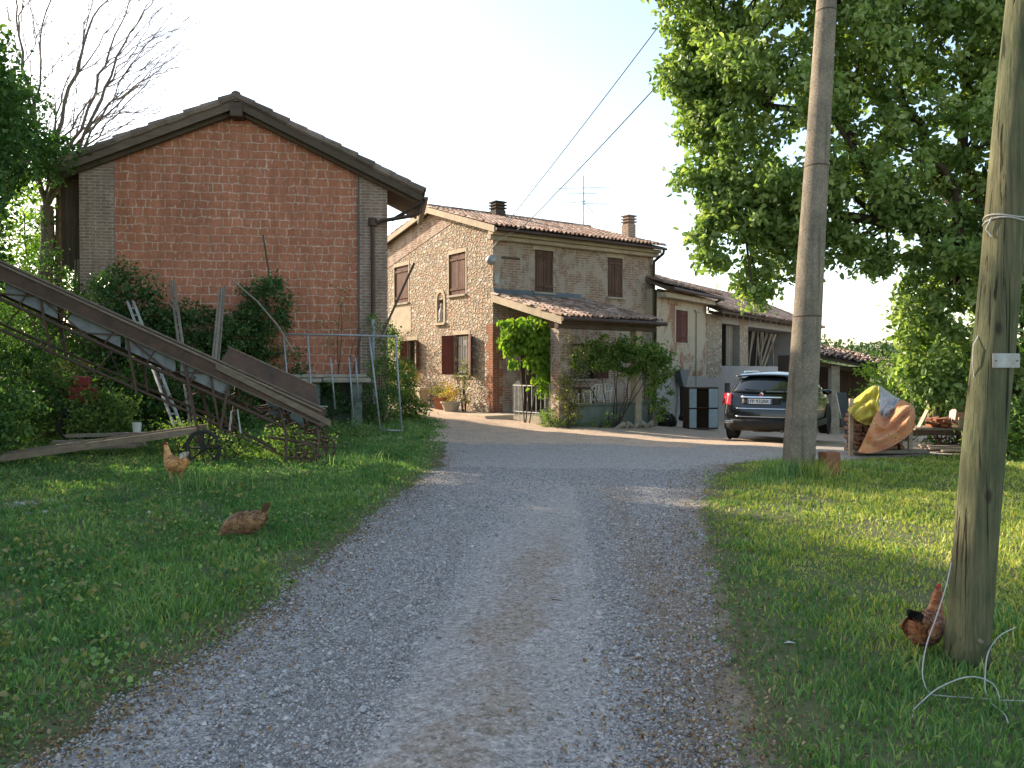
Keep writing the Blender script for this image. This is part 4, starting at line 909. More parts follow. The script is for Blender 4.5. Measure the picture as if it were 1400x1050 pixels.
shrub('ivy_bush', SB(365, 0, 19.0), 'round glossy ivy bush climbing the barn wall beside the white frame', [(0, 0, 2.6, .72, .42, .85, 70), (-.5, 0, 1.6, .8, .4, 1.0, 60), (.1, 0, .9, .8, .4, .9, 50)], 42, .2, .085, 'ivy_leaf', 301, 'ivy along the barn wall')
shrub('ivy_bush', SB(165, 0, 17.9), 'tall dark ivy clump at the left brick pier of the barn', [(0, 0, 2.9, .7, .4, .7, 60), (.2, 0, 2.0, 1.1, .45, 1.0, 80), (0, 0, .9, 1.1, .4, .9, 50)], 40, .22, .09, 'ivy_leaf', 302, 'ivy along the barn wall')
shrub('ivy_bush', SB(255, 0, 18.3), 'low spreading ivy between the two taller ivy clumps', [(0, 0, 1.9, 1.4, .35, .85, 170), (0, 0, .9, 1.5, .4, .9, 90)], 40, .22, .085, 'ivy_leaf', 303, 'ivy along the barn wall')
shrub('ivy_bush', SB(520, 0, 19.3), 'straggly shrub against the right pier of the barn', [(.15, 0, 1.1, .5, .35, 1.1, 60), (0, 0, 2.2, .3, .2, .6, 8)], 30, .2, .075, 'shrub_leaf', 304, 'ivy along the barn wall')
shrub('ivy_bush', SB(430, 0, 18.6), 'dark ivy spilling over the left half of the stone hutch', [(0, 0, .55, .8, .5, .6, 50), (1.2, .3, .5, .6, .3, .5, 26)], 36, .2, .075, 'ivy_leaf', 306, 'ivy along the barn wall')
shrub('ivy_bush', SB(460, 0, 19.3), 'thin creeper on the barn wall above the stone trough', [(0, 0, 2.1, .65, .15, .55, 14), (.2, 0, 3.0, .3, .1, .3, 5)], 14, .2, .06, 'olive_leaf', 305, 'ivy along the barn wall')
hb = 'bramble thicket under the conveyor'
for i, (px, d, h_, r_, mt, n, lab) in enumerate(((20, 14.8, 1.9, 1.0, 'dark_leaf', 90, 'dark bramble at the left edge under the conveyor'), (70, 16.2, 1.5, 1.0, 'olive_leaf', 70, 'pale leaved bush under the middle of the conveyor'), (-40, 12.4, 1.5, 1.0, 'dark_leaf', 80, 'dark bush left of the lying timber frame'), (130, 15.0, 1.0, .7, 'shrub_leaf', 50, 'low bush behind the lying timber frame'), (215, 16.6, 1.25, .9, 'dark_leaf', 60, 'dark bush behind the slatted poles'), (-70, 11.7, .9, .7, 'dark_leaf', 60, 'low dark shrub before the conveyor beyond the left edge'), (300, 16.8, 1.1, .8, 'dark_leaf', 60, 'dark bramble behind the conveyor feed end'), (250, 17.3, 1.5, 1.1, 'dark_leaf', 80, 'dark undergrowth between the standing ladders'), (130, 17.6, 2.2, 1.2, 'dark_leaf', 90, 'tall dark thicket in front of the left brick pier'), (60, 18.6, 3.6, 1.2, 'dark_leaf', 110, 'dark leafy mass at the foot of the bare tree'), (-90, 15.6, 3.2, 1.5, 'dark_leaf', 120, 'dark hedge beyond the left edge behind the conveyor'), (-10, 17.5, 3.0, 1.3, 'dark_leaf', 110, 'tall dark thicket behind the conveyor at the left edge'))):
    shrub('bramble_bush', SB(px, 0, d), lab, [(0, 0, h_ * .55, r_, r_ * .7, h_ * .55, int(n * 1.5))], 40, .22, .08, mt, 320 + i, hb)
# porch planting
p = HL(-.15, -1.9); shrub('wisteria', p, 'bright green wisteria crown hanging at the corner of the porch', [(-.28, .1, 2.55, .42, .4, .3, 34), (.1, 0, 2.4, .5, .42, .45, 44), (-.42, .0, 2.1, .22, .25, .38, 12), (.38, -.05, 1.95, .28, .3, .5, 20), (.5, -.1, 1.3, .18, .2, .5, 9)], 40, .16, .16, 'bright_leaf', 401, cat='climber', droop=1.6, stems=3)
p = HL(.2, -3.3); shrub('climbing_rose', p, 'dry looking climber winding up the porch pillar', [(0, 0, .7, .42, .25, .75, 48), (.1, 0, 1.7, .36, .2, .8, 24)], 26, .16, .06, 'olive_leaf', 402, cat='climber')
p = HL(1.9, -3.15); shrub('porch_vine', p, 'dark green vine hanging along the front of the porch', [(-.5, 0, 2.0, .7, .25, .38, 50), (.5, 0, 1.95, .7, .28, .5, 70), (1.1, 0, 1.75, .45, .3, .6, 46), (1.2, 0, .9, .3, .25, .6, 12)], 44, .17, .095, 'shrub_leaf', 403, cat='climber', stems=8)
p = HL(3.3, -3.0); shrub('porch_vine', p, 'leafy vine at the right end post of the porch', [(0, 0, 1.9, .32, .25, .45, 16), (.1, 0, 1.1, .2, .2, .5, 8)], 30, .15, .08, 'shrub_leaf', 404, cat='climber')
p = HL(-.1, -3.0); shrub('herb_clump', p, 'pale green herbs growing at the foot of the porch', [(0, 0, .2, .55, .35, .25, 40)], 30, .12, .05, 'shrub_leaf', 405, cat='plant')
p = HL(1.1, -3.4); shrub('herb_clump', p, 'weeds along the grey porch wall', [(0, 0, .12, .5, .15, .18, 16)], 24, .1, .05, 'shrub_leaf', 406, cat='plant')
# gable planting
p = HL(-.35, 1.0); shrub('climbing_rose', p, 'leggy climbing rose on the gable right of the barred window', [(0, 0, 1.2, .2, .35, .45, 16), (.0, .1, .6, .15, .3, .4, 8)], 22, .12, .06, 'olive_leaf', 411, cat='climber')
p = HL(-.5, 4.5); shrub('garden_shrub', p, 'yellow orange flowering shrub by the gable', [(0, 0, .95, .4, .5, .35, 30)], 30, .14, .06, 'yellow_leaf', 412, cat='shrub')
p = HL(-.6, 5.6); shrub('garden_shrub', p, 'grey green shrub at the far end of the gable', [(0, 0, 1.5, .5, .7, 1.3, 60)], 30, .2, .07, 'shrub_leaf', 413, cat='shrub')
p = SB(552, 0, 21.2); shrub('garden_shrub', p, 'spreading leafy shrub beside the white frame at the yard corner', [(0, 0, .7, .4, .4, .75, 50), (.2, 0, .3, .45, .3, .35, 20)], 34, .17, .08, 'shrub_leaf', 414, cat='shrub')
for i, (x, y, h_, n, lab) in enumerate(((-4.6, 12.9, .45, 30, 'weeds growing through the running gear of the conveyor'), (-3.6, 13.4, .55, 34, 'leafy weeds under the conveyor feed hopper'), (-5.6, 13.6, .7, 36, 'tangled weeds below the middle of the conveyor'), (-3.5, 16.9, .4, 24, 'low weeds at the foot of the white gate frame'), (-7.2, 10.2, .35, 20, 'low weeds in front of the long lying ladder'))):
    shrub('weed_clump', V(x, y, 0), lab, [(0, 0, h_ * .5, .6, .3, h_ * .55, n)], 30, .16, .05, 'shrub_leaf', 460 + i, 'weed clumps on the bank', cat='weeds')
# right side
for i, (px, d, h_, r_, mt, n, lab) in enumerate(((1285, 19.0, 2.6, 1.5, 'shrub_leaf', 150, 'sunlit shrub behind the farm cart'), (1360, 18.0, 2.5, 1.4, 'dark_leaf', 120, 'dark shrub behind the timber pole'), (1240, 23.0, 2.6, 1.6, 'bright_leaf', 110, 'bright green bush beside the shed roof'), (1385, 14.2, .95, .7, 'shrub_leaf', 60, 'low shrub right of the timber pole'), (1420, 16.5, 2.2, 1.3, 'dark_leaf', 90, 'dark bush at the right edge'), (1330, 22, 3.4, 1.9, 'shrub_leaf', 120, 'tall shrub behind the oak trunk'))):
    shrub('hedge_shrub', SB(px, 0, d), lab, [(0, 0, h_ * .55, r_, r_ * .7, h_ * .55, n)], 34, .25, .1, mt, 430 + i, 'shrubs under the oak')
# tufts of taller grass at the poles and along the cart
def tuft(x, y, label, n=160, L=.22, sp=.16, seed=1, mat='grass', grp='tall grass tufts'):
    rg = np.random.default_rng(seed); a = rg.normal(0, sp, n); b = rg.normal(0, sp, n); th = rg.uniform(0, 6.28, n); ll = L * rg.uniform(.4, 1.2, n); ph = rg.uniform(0, 6.28, n); ln = ll * rg.uniform(.1, .7, n)
    P = np.stack([a, b, gh(x + a, y + b) - ghf(x, y)], 1); sd = np.stack([np.cos(th), np.sin(th), 0 * th], 1) * .006
    tip = np.stack([np.cos(ph) * ln, np.sin(ph) * ln, ll], 1); mid = tip * np.array([.4, .4, .65])
    vs = np.stack([P - sd, P + sd, P + mid + sd * .6, P + mid - sd * .6, P + tip], 1).reshape(-1, 3)
    f = ((np.arange(n) * 5)[:, None, None] + np.array([[0, 1, 2], [0, 2, 3], [3, 2, 4]])[None]).reshape(-1, 3)
    o = np_mesh('grass_tuft', vs, f, np.repeat(rg.uniform(0, 1, n), 3), mat); o.location = (x, y, ghf(x, y)); prop(o, label, 'grass tuft', grp)
tuft(4.05, 11.85, 'green grass tuft on the left of the concrete pole foot', 420, .30, .22, 1)
tuft(4.45, 11.75, 'dry grass tuft in front of the concrete pole foot', 260, .26, .12, 2, 'grass_warm')
tuft(2.35, 4.15, 'grass tuft at the foot of the timber pole', 260, .10, .12, 3)
tuft(5.6, 12.6, 'grass tuft right of the clay block', 260, .18, .3, 4)
tuft(-3.9, 10.3, 'weedy tuft between the two left hens', 260, .2, .25, 5)
tuft(-2.6, 12.9, 'grass tuft under the conveyor foot', 260, .2, .3, 6)
tuft(-2.55, 18.2, 'grass tuft beside the white frame', 300, .22, .35, 7)
tuft(3.0, 4.9, 'scruffy tuft left of the hen by the timber pole', 220, .13, .2, 9)
tuft(3.45, 11.2, 'grass tuft at the road edge before the concrete pole', 240, .14, .25, 8)
# ================================================================== POLES AND WIRES
def g0(x, y, dz=0): return V(x, y, ghf(x, y) + dz)
b = g0(4.29, 12.1, -.3)
cp = empty('concrete_pole', b, 0, 'thick leaning concrete utility pole standing in front of the parked car', 'utility pole')
lean = .39 / 7.15; H_ = 10.7
mb = MB(); k = 14; pts = [(lean * H_ * i / k, 0, H_ * i / k) for i in range(k + 1)]
mb.path(pts, [.243 - .0135 * H_ * i / k for i in range(k + 1)], 28); mb.build('shaft', 'concrete', cp, smooth=True)
mb = MB()
for zz in (2.66, 4.9, 7.2): r = .2445 - .0135 * zz; mb.path([(lean * zz, 0, zz), (lean * zz, 0, zz + .022)], [r, r], 28)
mb.build('form_seam', 'metal_dark', cp, smooth=True)
mb = MB(); zz = H_ - .4; mb.beam((lean * zz - .6, 0, zz), (lean * zz + .6, 0, zz), .08, .1); mb.build('crossarm', 'metal_dark', cp)
mb = MB()
for dx in (-.5, .5): mb.lathe([(.02, .05), (.05, .07), (.06, .12), (.035, .15), (.05, .19), (.0, .22)], (lean * zz + dx, 0, zz), 10)
mb.build('insulator', 'white_plastic', cp, smooth=True)
b2 = g0(2.415, 4.3, -.25)
tp_ = empty('timber_pole', b2, 0, 'greenish timber utility pole with white plate in the right foreground', 'utility pole')
mb = MB(); H2 = 7.6; l2 = .285 / 3.57; mb.path([(l2 * H2 * i / 16 + .004 * math.sin(i * 1.7), 0, H2 * i / 16) for i in range(17)], [.112 - .0052 * H2 * i / 16 + (.012 if i == 0 else 0) for i in range(17)], 26)
mb.build('shaft', 'wood_pole', tp_, smooth=True)
zp = lambda z: l2 * (z - b2.z)
mb = MB(); c = V(l2 * (1.66 - b2.z) + .005, -.108, 1.645 - b2.z); mb.box(c.x - .072, c.x + .072, c.y - .006, c.y, c.z - .038, c.z + .038); pl_ = mb.build('number_plate', 'white_paint', tp_, bevel=.006)
mb = MB()
for dx in (-.055, .055): mb.lathe([(.0, -.010), (.004, -.009), (.004, -.006)], (c.x + dx, c.y, c.z), 8, 'y')
mb.build('screw', 'metal_dark', pl_)
mb = MB()
for k_, z in enumerate((2.385, 2.405)):
    cz_ = z - b2.z; r = .115 - .0052 * cz_; mb.path([(l2 * cz_ + r * math.cos(t), r * math.sin(t), cz_ + .012 * math.sin(t * 2 + k_)) for t in [2 * PI * i / 24 for i in range(25)]], .0045, 6)
cz_ = 2.4 - b2.z; mb.path([(l2 * cz_ - .1, -.05, cz_), (l2 * cz_ - .12, -.03, cz_ - .06), (l2 * cz_ - .1, -.05, cz_ - .1)], .004, 6)
mb.build('wire_wrap', 'cable', tp_)
mb = MB(); mb.path([(l2 * 2.02 - .098, -.02, 2.02), (l2 * 1.97 - .125, -.03, 1.97), (l2 * 1.88 - .122, -.03, 1.88), (l2 * 1.80 - .10, -.02, 1.80)], .003, 6); mb.build('staple_wire', 'cable', tp_)
mb = MB(); mb.lathe([(.0, -.02), (.012, -.018), (.014, 0)], (.035, -.11, .42), 10, 'y'); mb.build('nail_head', 'concrete', tp_)
# wires from the farmhouse to the concrete pole
def wire(a, b, sag, r, label, mat='wire', n=24):
    a = Vector(a); b = Vector(b); mb = MB(); mb.path([(a.lerp(b, i / n) - a) + V(0, 0, -4 * sag * (i / n) * (1 - i / n)) for i in range(n + 1)], r, 6)
    o = mb.build('overhead_wire', mat); o.location = a; prop(o, label, 'wire')
top = b + V(lean * 10.2, 0, 10.42)
wire(HL(.35, -.4, 5.98), top + V(-.1, 0, 0), .08, .012, 'upper overhead wire running from the farmhouse roof to the tree')
wire(HL(.9, -.42, 5.88), top + V(-.1, -.12, -1.45), .10, .014, 'lower overhead wire running from the farmhouse roof to the concrete pole')
mb = MB(); a0 = HL(.9, -.42, 5.88); pts = [HL(.9, -.42, 5.88), HL(.45, -.5, 5.6), HL(.05, -.25, 5.35), HL(-.06, -.03, 5.1), HL(-.05, .02, 4.6)]
mb.path([p - a0 for p in pts], .016, 6); mb.path([p - a0 for p in (HL(.35, -.4, 5.98), HL(.1, -.35, 5.6), HL(.02, -.1, 5.3))], .012, 6)
o = mb.build('service_cable', 'cable'); o.location = a0; prop(o, 'pale service cable drooping at the corner of the farmhouse', 'cable')
# loose white cable in the foreground grass
def cable(pts, label, r=.0032):
    P = []
    for q in pts:
        px, py, d = q; p = spot(px, py, d); p.z = max(p.z, ghf(p.x, p.y) + .02); P.append(p)
    # smooth
    Q = []
    for i in range(len(P) - 1):
        p0, p1, p2, p3 = P[max(i - 1, 0)], P[i], P[i + 1], P[min(i + 2, len(P) - 1)]
        for s_ in range(6):
            t = s_ / 6; Q.append(.5 * ((2 * p1) + (p2 - p0) * t + (2 * p0 - 5 * p1 + 4 * p2 - p3) * t * t + (3 * p1 - p0 - 3 * p2 + p3) * t ** 3))
    Q.append(P[-1]); mb = MB(); mb.path([q - P[0] for q in Q], r, 6); o = mb.build('loose_cable', 'cable', smooth=True); o.location = P[0]; prop(o, label, 'cable', 'loose cable ends round the timber pole')
cable([(1303, 770, 4.22), (1297, 800, 4.15), (1285, 840, 4.08), (1270, 885, 4.0), (1265, 925, 3.95), (1275, 950, 3.9), (1295, 962, 3.88), (1345, 967, 3.86), (1395, 972, 3.84), (1430, 970, 3.84)], 'white cable curving down beside the hen to the right edge')
cable([(1252, 1012, 3.62), (1253, 985, 3.7), (1265, 962, 3.76), (1290, 942, 3.82), (1330, 928, 3.86), (1362, 938, 3.86), (1373, 965, 3.82)], 'white cable looping in an arch in front of the timber pole')
cable([(1392, 860, 4.5), (1370, 872, 4.3), (1355, 895, 4.15), (1351, 930, 4.0), (1353, 953, 3.92), (1362, 980, 3.8), (1378, 1005, 3.7), (1384, 1038, 3.6)], 'white cable bending down right of the timber pole')

# clay block beside the concrete pole
bl = empty('clay_block', g0(4.72, 11.95, -.08), .25, 'upright hollow terracotta block leaning at the concrete pole', 'block')
mb = MB(); t = .02
mb.box(-.12, .12, -.1, .1, 0, .03)
for a in ((-.12, -.1), (.1, .12)): mb.box(a[0], a[1], -.1, .1, .03, .42)
for a in ((-.1, -.08), (.08, .1), (-.01, .01)): mb.box(-.098, .098, a[0], a[1], .03, .42)
mb.box(-.01, .01, -.08, .08, .032, .418)
mb.build('shell', 'terracotta', bl, bevel=.004)
mb = MB()
for i in range(5): mb.box(-.11 + i * .05, -.095 + i * .05, -.108, -.1, .03, .40)
mb.build('ribs', 'terracotta', bl)

# ================================================================== CAR
M['car_paint'] = G('dark car paint').fin((.008, .009, .010), .2, None, .0, .45, Coat_Weight=.5, Coat_Roughness=.05)
M['car_glass'] = G('car glass').fin((.02, .025, .028), .04, None, 0, .9)
M['car_black'] = G('black car plastic').fin((.018, .018, .018), .6, None, 0, .3)
M['chrome'] = G('chrome').fin((.75, .75, .76), .15, None, 1.0)
M['tail_red'] = G('red tail light').fin((.55, .02, .035), .12, None, 0, .6, Coat_Weight=1.0)
M['tyre'] = m_plain('tyre rubber', (.025, .024, .022), (.05, .045, .04), 20, .9, .3)
M['alloy'] = m_plain('alloy rim', (.5, .5, .5), (.35, .35, .35), 10, .35, 0, .9)
M['plate'] = m_plain('plate white', (.72, .73, .72), (.66, .67, .66), 10, .4, 0)
M['plate_blue'] = m_plain('plate blue', (.03, .08, .40), (.03, .08, .35), 10, .4, 0)
M['ink'] = m_plain('black lettering', (.02, .02, .02), (.03, .03, .03), 10, .6, 0)
CA = -R(30)
car = empty('parked_car', g0(4.74 + .9 * .866, 18.25 - .45, 0), CA, 'black compact crossover car parked behind the concrete pole, seen from the rear', 'car')
W_ = .90
# rows: z and lateral share at the widest station, bottom to roof
ZR = [.24, .34, .60, .84, 1.04, 1.30, 1.50, 1.58]
WR = [.86, .97, 1.0, .985, .93, .83, .70, 0.0]
def station(y, ws=1.0, top=None, ys=None, belt=1.04):
    out = []
    for i in range(8):
        z = ZR[i]; w_ = WR[i] * W_ * ws; yy = y + (ys[i] if ys else 0)
        if top is not None and i >= 4:
            z = belt + (top - belt) * [0, .35, .75, 1][i - 4]; w_ = W_ * ws * [.93, .84 if top - belt > .2 else .86, .70, 0][i - 4]
        out.append((w_, yy, z))
    return out
rear_y = [.12, .03, .0, .06, .12, .30, .50, .55]
ST = [station(-.10, 0.0, 1.56, rear_y), station(-.09, .5, 1.56, rear_y), station(-.04, .86, 1.56, rear_y), station(.05, .97, 1.575, rear_y),
      station(.55, 1.0, 1.60, [0, 0, 0, 0, 0, .06, .12, .12]), station(1.2, 1.0, 1.62), station(2.0, 1.0, 1.62), station(2.6, 1.0, 1.55, [0, 0, 0, 0, .1, .02, 0, 0]),
      station(3.2, 1.0, 1.13, None, 1.03), station(3.6, .98, 1.06, None, .98), station(3.95, .94, .96, None, .90), station(4.15, .8, .85, None, .78), station(4.22, .45, .80, None, .74), station(4.24, 0.0, .80, None, .74)]
mb = MB(); n = len(ST); vs = []
ring = []
for s_ in ST: ring.append([(-w_, y, z) for w_, y, z in s_[:7]] + [(0, s_[7][1], s_[7][2])] + [(w_, y, z) for w_, y, z in s_[:7][::-1]])
k = 15
for r in ring: vs += r
mb.add(vs, [(i * k + j, i * k + j + 1, (i + 1) * k + j + 1, (i + 1) * k + j) for i in range(n - 1) for j in range(k - 1)])
mb.add([p for r in ring for p in (r[0], r[-1])], [(2 * i, 2 * i + 1, 2 * i + 3, 2 * i + 2) for i in range(n - 1)])
body = mb.build('body', 'car_paint', car, smooth=True, sub=2)
# rear window (proud of the tailgate), side windows
def rearpt(u, z, off=.0):
    zs = [.24, .34, .60, .84, 1.04, 1.22, 1.41, 1.56]; ry = np.interp(z, zs, [.12, .03, 0, .06, .12, .25, .42, .55]); x = u
    hw = np.interp(z, zs, [.78, .87, .9, .885, .84, .75, .64, .5])
    cv = -.10 + .17 * (abs(u) / hw) ** 3.0
    return V(x, ry + cv - off, z)
def rpatch(name, mat, z0, z1, u0f, u1f, off, nu=14, nv=4, thick=.008, parent=None):
    m_ = MB(); m_.grid(lambda a, c: rearpt(u0f(z0 + (z1 - z0) * c) + (u1f(z0 + (z1 - z0) * c) - u0f(z0 + (z1 - z0) * c)) * a, z0 + (z1 - z0) * c, off), nu, nv)
    return m_.build(name, mat, parent or car, smooth=True, solid=thick)
rw = rpatch('rear_window', 'car_glass', 1.10, 1.42, lambda z: -.70 + (z - 1.1) * .42, lambda z: .70 - (z - 1.1) * .42, .015)
m_ = MB(); m_.beam(rearpt(.05, 1.13, .045), rearpt(-.38, 1.17, .045), .02, .018); m_.lathe([(.0, -.03), (.03, -.02), (.03, .02)], rearpt(.05, 1.13, .02), 10, 'y'); m_.build('wiper', 'car_black', rw)
m_ = MB(); m_.grid(lambda a, c: V(-.64 + 1.28 * a, .30 + .26 * c - .02 * math.sin(PI * a), 1.465 + .045 * c + .03 * math.sin(PI * a)), 14, 4); m_.build('spoiler', 'car_paint', car, smooth=True, solid=.03)
rpatch('bumper', 'car_black', .26, .50, lambda z: -.78, lambda z: .78, .018, thick=.02)
rpatch('number_plate_recess', 'car_black', .84, .98, lambda z: -.42, lambda z: .42, .008)
for z in (.74, .56):
    rpatch('trim_strip', 'chrome', z, z + .014, lambda z: -.55, lambda z: .55, .03, thick=.01)
cb = rpatch('chrome_bar', 'chrome', .985, 1.015, lambda z: -.45, lambda z: .45, .035, thick=.02)
m_ = MB(); c = rearpt(0, 1.055, .03); m_.lathe([(0, -.014), (.045, -.010), (.048, .01)], c, 18, 'y'); bd = m_.build('round_badge', 'chrome', car, smooth=False)
m_ = MB(); m_.lathe([(0, -.018), (.034, -.0155), (.034, -.012)], c, 18, 'y'); m_.build('badge_face', 'tail_red', bd)
# plate with lettering
pc = rearpt(-.02, .905, .03); pc.y = rearpt(.26, .905, .03).y - .03
m_ = MB(); m_.box(pc.x - .26, pc.x + .26, pc.y - .006, pc.y + .006, pc.z - .055, pc.z + .055); plt = m_.build('number_plate', 'plate', car, bevel=.003)
m_ = MB(); m_.box(pc.x - .258, pc.x - .234, pc.y - .0085, pc.y - .006, pc.z - .052, pc.z + .052); m_.box(pc.x + .234, pc.x + .258, pc.y - .0085, pc.y - .006, pc.z - .052, pc.z + .052); m_.build('plate_band', 'plate_blue', plt)
tc = bpy.data.curves.new('plate_text', 'FONT'); tc.body = 'FP 932RK'; tc.size = .105; tc.align_x = 'CENTER'; tc.align_y = 'CENTER'; tc.extrude = .001; tc.offset = .0015
to = bpy.data.objects.new('tmp_text', tc); S.collection.objects.link(to); bpy.context.view_layer.update()
me = bpy.data.meshes.new_from_object(to.evaluated_get(bpy.context.evaluated_depsgraph_get())); bpy.data.objects.remove(to)
me.materials.clear(); me.materials.append(M['ink']); lt = bpy.data.objects.new('plate_lettering', me); S.collection.objects.link(lt); lt.parent = plt
lt.location = (pc.x, pc.y - .008, pc.z); lt.rotation_euler = (R(90), 0, 0)
for sx in (-1, 1):
    def tl(a, c, sx=sx):
        z = .80 + .25 * c; t = a; x = (.66 + .235 * t) * sx; p = rearpt(.885 * sx if abs(x) > .885 else x, z, .02)
        return V(sx * min(abs(x), .9 - .05 * (c - .2) ** 2), p.y + (.10 * t * t), z + .02 * math.sin(PI * t))
    m_ = MB(); m_.grid(tl, 8, 8); tlo = m_.build('tail_light', 'tail_red', car, smooth=True, solid=.03)
    m_ = MB(); c = tl(.5, .45); m_.path([c + V(-.045 * sx, -.03, -.06), c + V(-.045 * sx, -.032, .06), c + V(.03 * sx, -.02, .07), c + V(.03 * sx, -.02, -.05)], .010, 6); m_.build('light_ring', 'white_plastic', tlo)
    m_ = MB(); p = rearpt(.70 * sx, .44, .05); m_.box(p.x - .1, p.x + .1, p.y - .02, p.y + .03, p.z - .03, p.z + .03); m_.build('reflector', 'chrome', car, bevel=.008)
    # wheels
    for wy in (.78, 3.33):
        m_ = MB(); xo = sx * .80; prof = [(.20, -.10), (.30, -.105), (.33, -.09), (.335, -.05), (.335, .05), (.33, .09), (.30, .105), (.20, .10)]
        m_.lathe([(r, z * 1.0) for r, z in prof], (xo, wy, .335), 28, 'x'); wh = m_.build('wheel', 'tyre', car, smooth=False, bevel=0)
        m_ = MB(); m_.lathe([(.225, sx * .08), (.205, sx * .085), (.19, sx * .06), (.03, sx * .075), (.0, sx * .085)], (xo, wy, .335), 24, 'x')
        for q in range(5):
            t = 2 * PI * q / 5; m_.beam((xo + sx * .085, wy + .03 * math.cos(t), .335 + .03 * math.sin(t)), (xo + sx * .095, wy + .2 * math.cos(t), .335 + .2 * math.sin(t)), .045, .02, V(sx, 0, 0))
        m_.build('rim', 'alloy', wh)
        m_ = MB(); N_ = 16
        for i in range(N_):
            t0, t1 = R(-12) + R(204) * i / N_, R(-12) + R(204) * (i + 1) / N_
            q = lambda t, r, x: V(x, wy + r * math.cos(t), .335 + r * math.sin(t))
            m_.hexa([q(t0, .36, sx * .70), q(t1, .36, sx * .70), q(t1, .43, sx * .70), q(t0, .43, sx * .70), q(t0, .36, sx * .915), q(t1, .36, sx * .915), q(t1, .43, sx * .912), q(t0, .43, sx * .912)])
        m_.build('arch_trim', 'car_black', car)
        m_ = MB(); m_.lathe([(.36, 0), (.36, .02)], (sx * .893, wy, .335), 24, 'x'); m_.lathe([(.0, -.005), (.365, -.004)], (sx * .896, wy, .335), 24, 'x')
        m_.build('wheel_well_shade', 'black', car)
    # side glass
    def sg(a, c, sx=sx):
        y = .72 + 2.15 * a; z = 1.08 + .38 * c * (1 - .0 * a); y = y - .10 * c * (a) * 2.2 + .25 * c * (1 - a); xx = np.interp(z, [1.04, 1.25, 1.475, 1.6], [.845, .77, .665, .5])
        return V(sx * (xx + .012), y, z)
    m_ = MB(); m_.grid(sg, 12, 4); m_.build('side_window', 'car_glass', car, smooth=True, solid=.006)
    m_ = MB(); m_.box(sx * .90 if sx > 0 else -.925, .925 if sx > 0 else -.90, 1.15, 2.95, .27, .42); m_.build('side_sill', 'car_black', car, bevel=.01)
    m_ = MB(); c = V(sx * .97, 2.62, 1.06); m_.loft([(-.10, 0, .02, .03), (-.08, 0, .05, .055), (.0, 0, .055, .065), (.09, 0, .04, .05), (.11, 0, .02, .02)], 12)
    mo = m_.build('wing_mirror', 'car_paint', car, smooth=True); mo.location = c
    m_ = MB(); m_.box(sx * .87 if sx > 0 else -.915, .915 if sx > 0 else -.87, 2.2, 2.38, .90, .93); m_.build('door_handle', 'car_paint', car, bevel=.006)
    m_ = MB(); m_.path([(sx * .585, .8, 1.53), (sx * .60, .95, 1.565), (sx * .60, 2.2, 1.565), (sx * .585, 2.35, 1.53)], .012, 6); m_.build('roof_rail', 'chrome', car)
m_ = MB(); m_.tube((.45, -.06, .26), (.45, .3, .27), .035, n=10); m_.tube((-.2, .1, .27), (.2, .1, .27), .05); m_.build('exhaust', 'metal_dark', car)
m_ = MB(); m_.box(-.78, .78, .35, 3.9, .22, .32); m_.build('underbody', 'car_black', car)
# wheels overlap body: black discs on the flank stand for shade in the wells

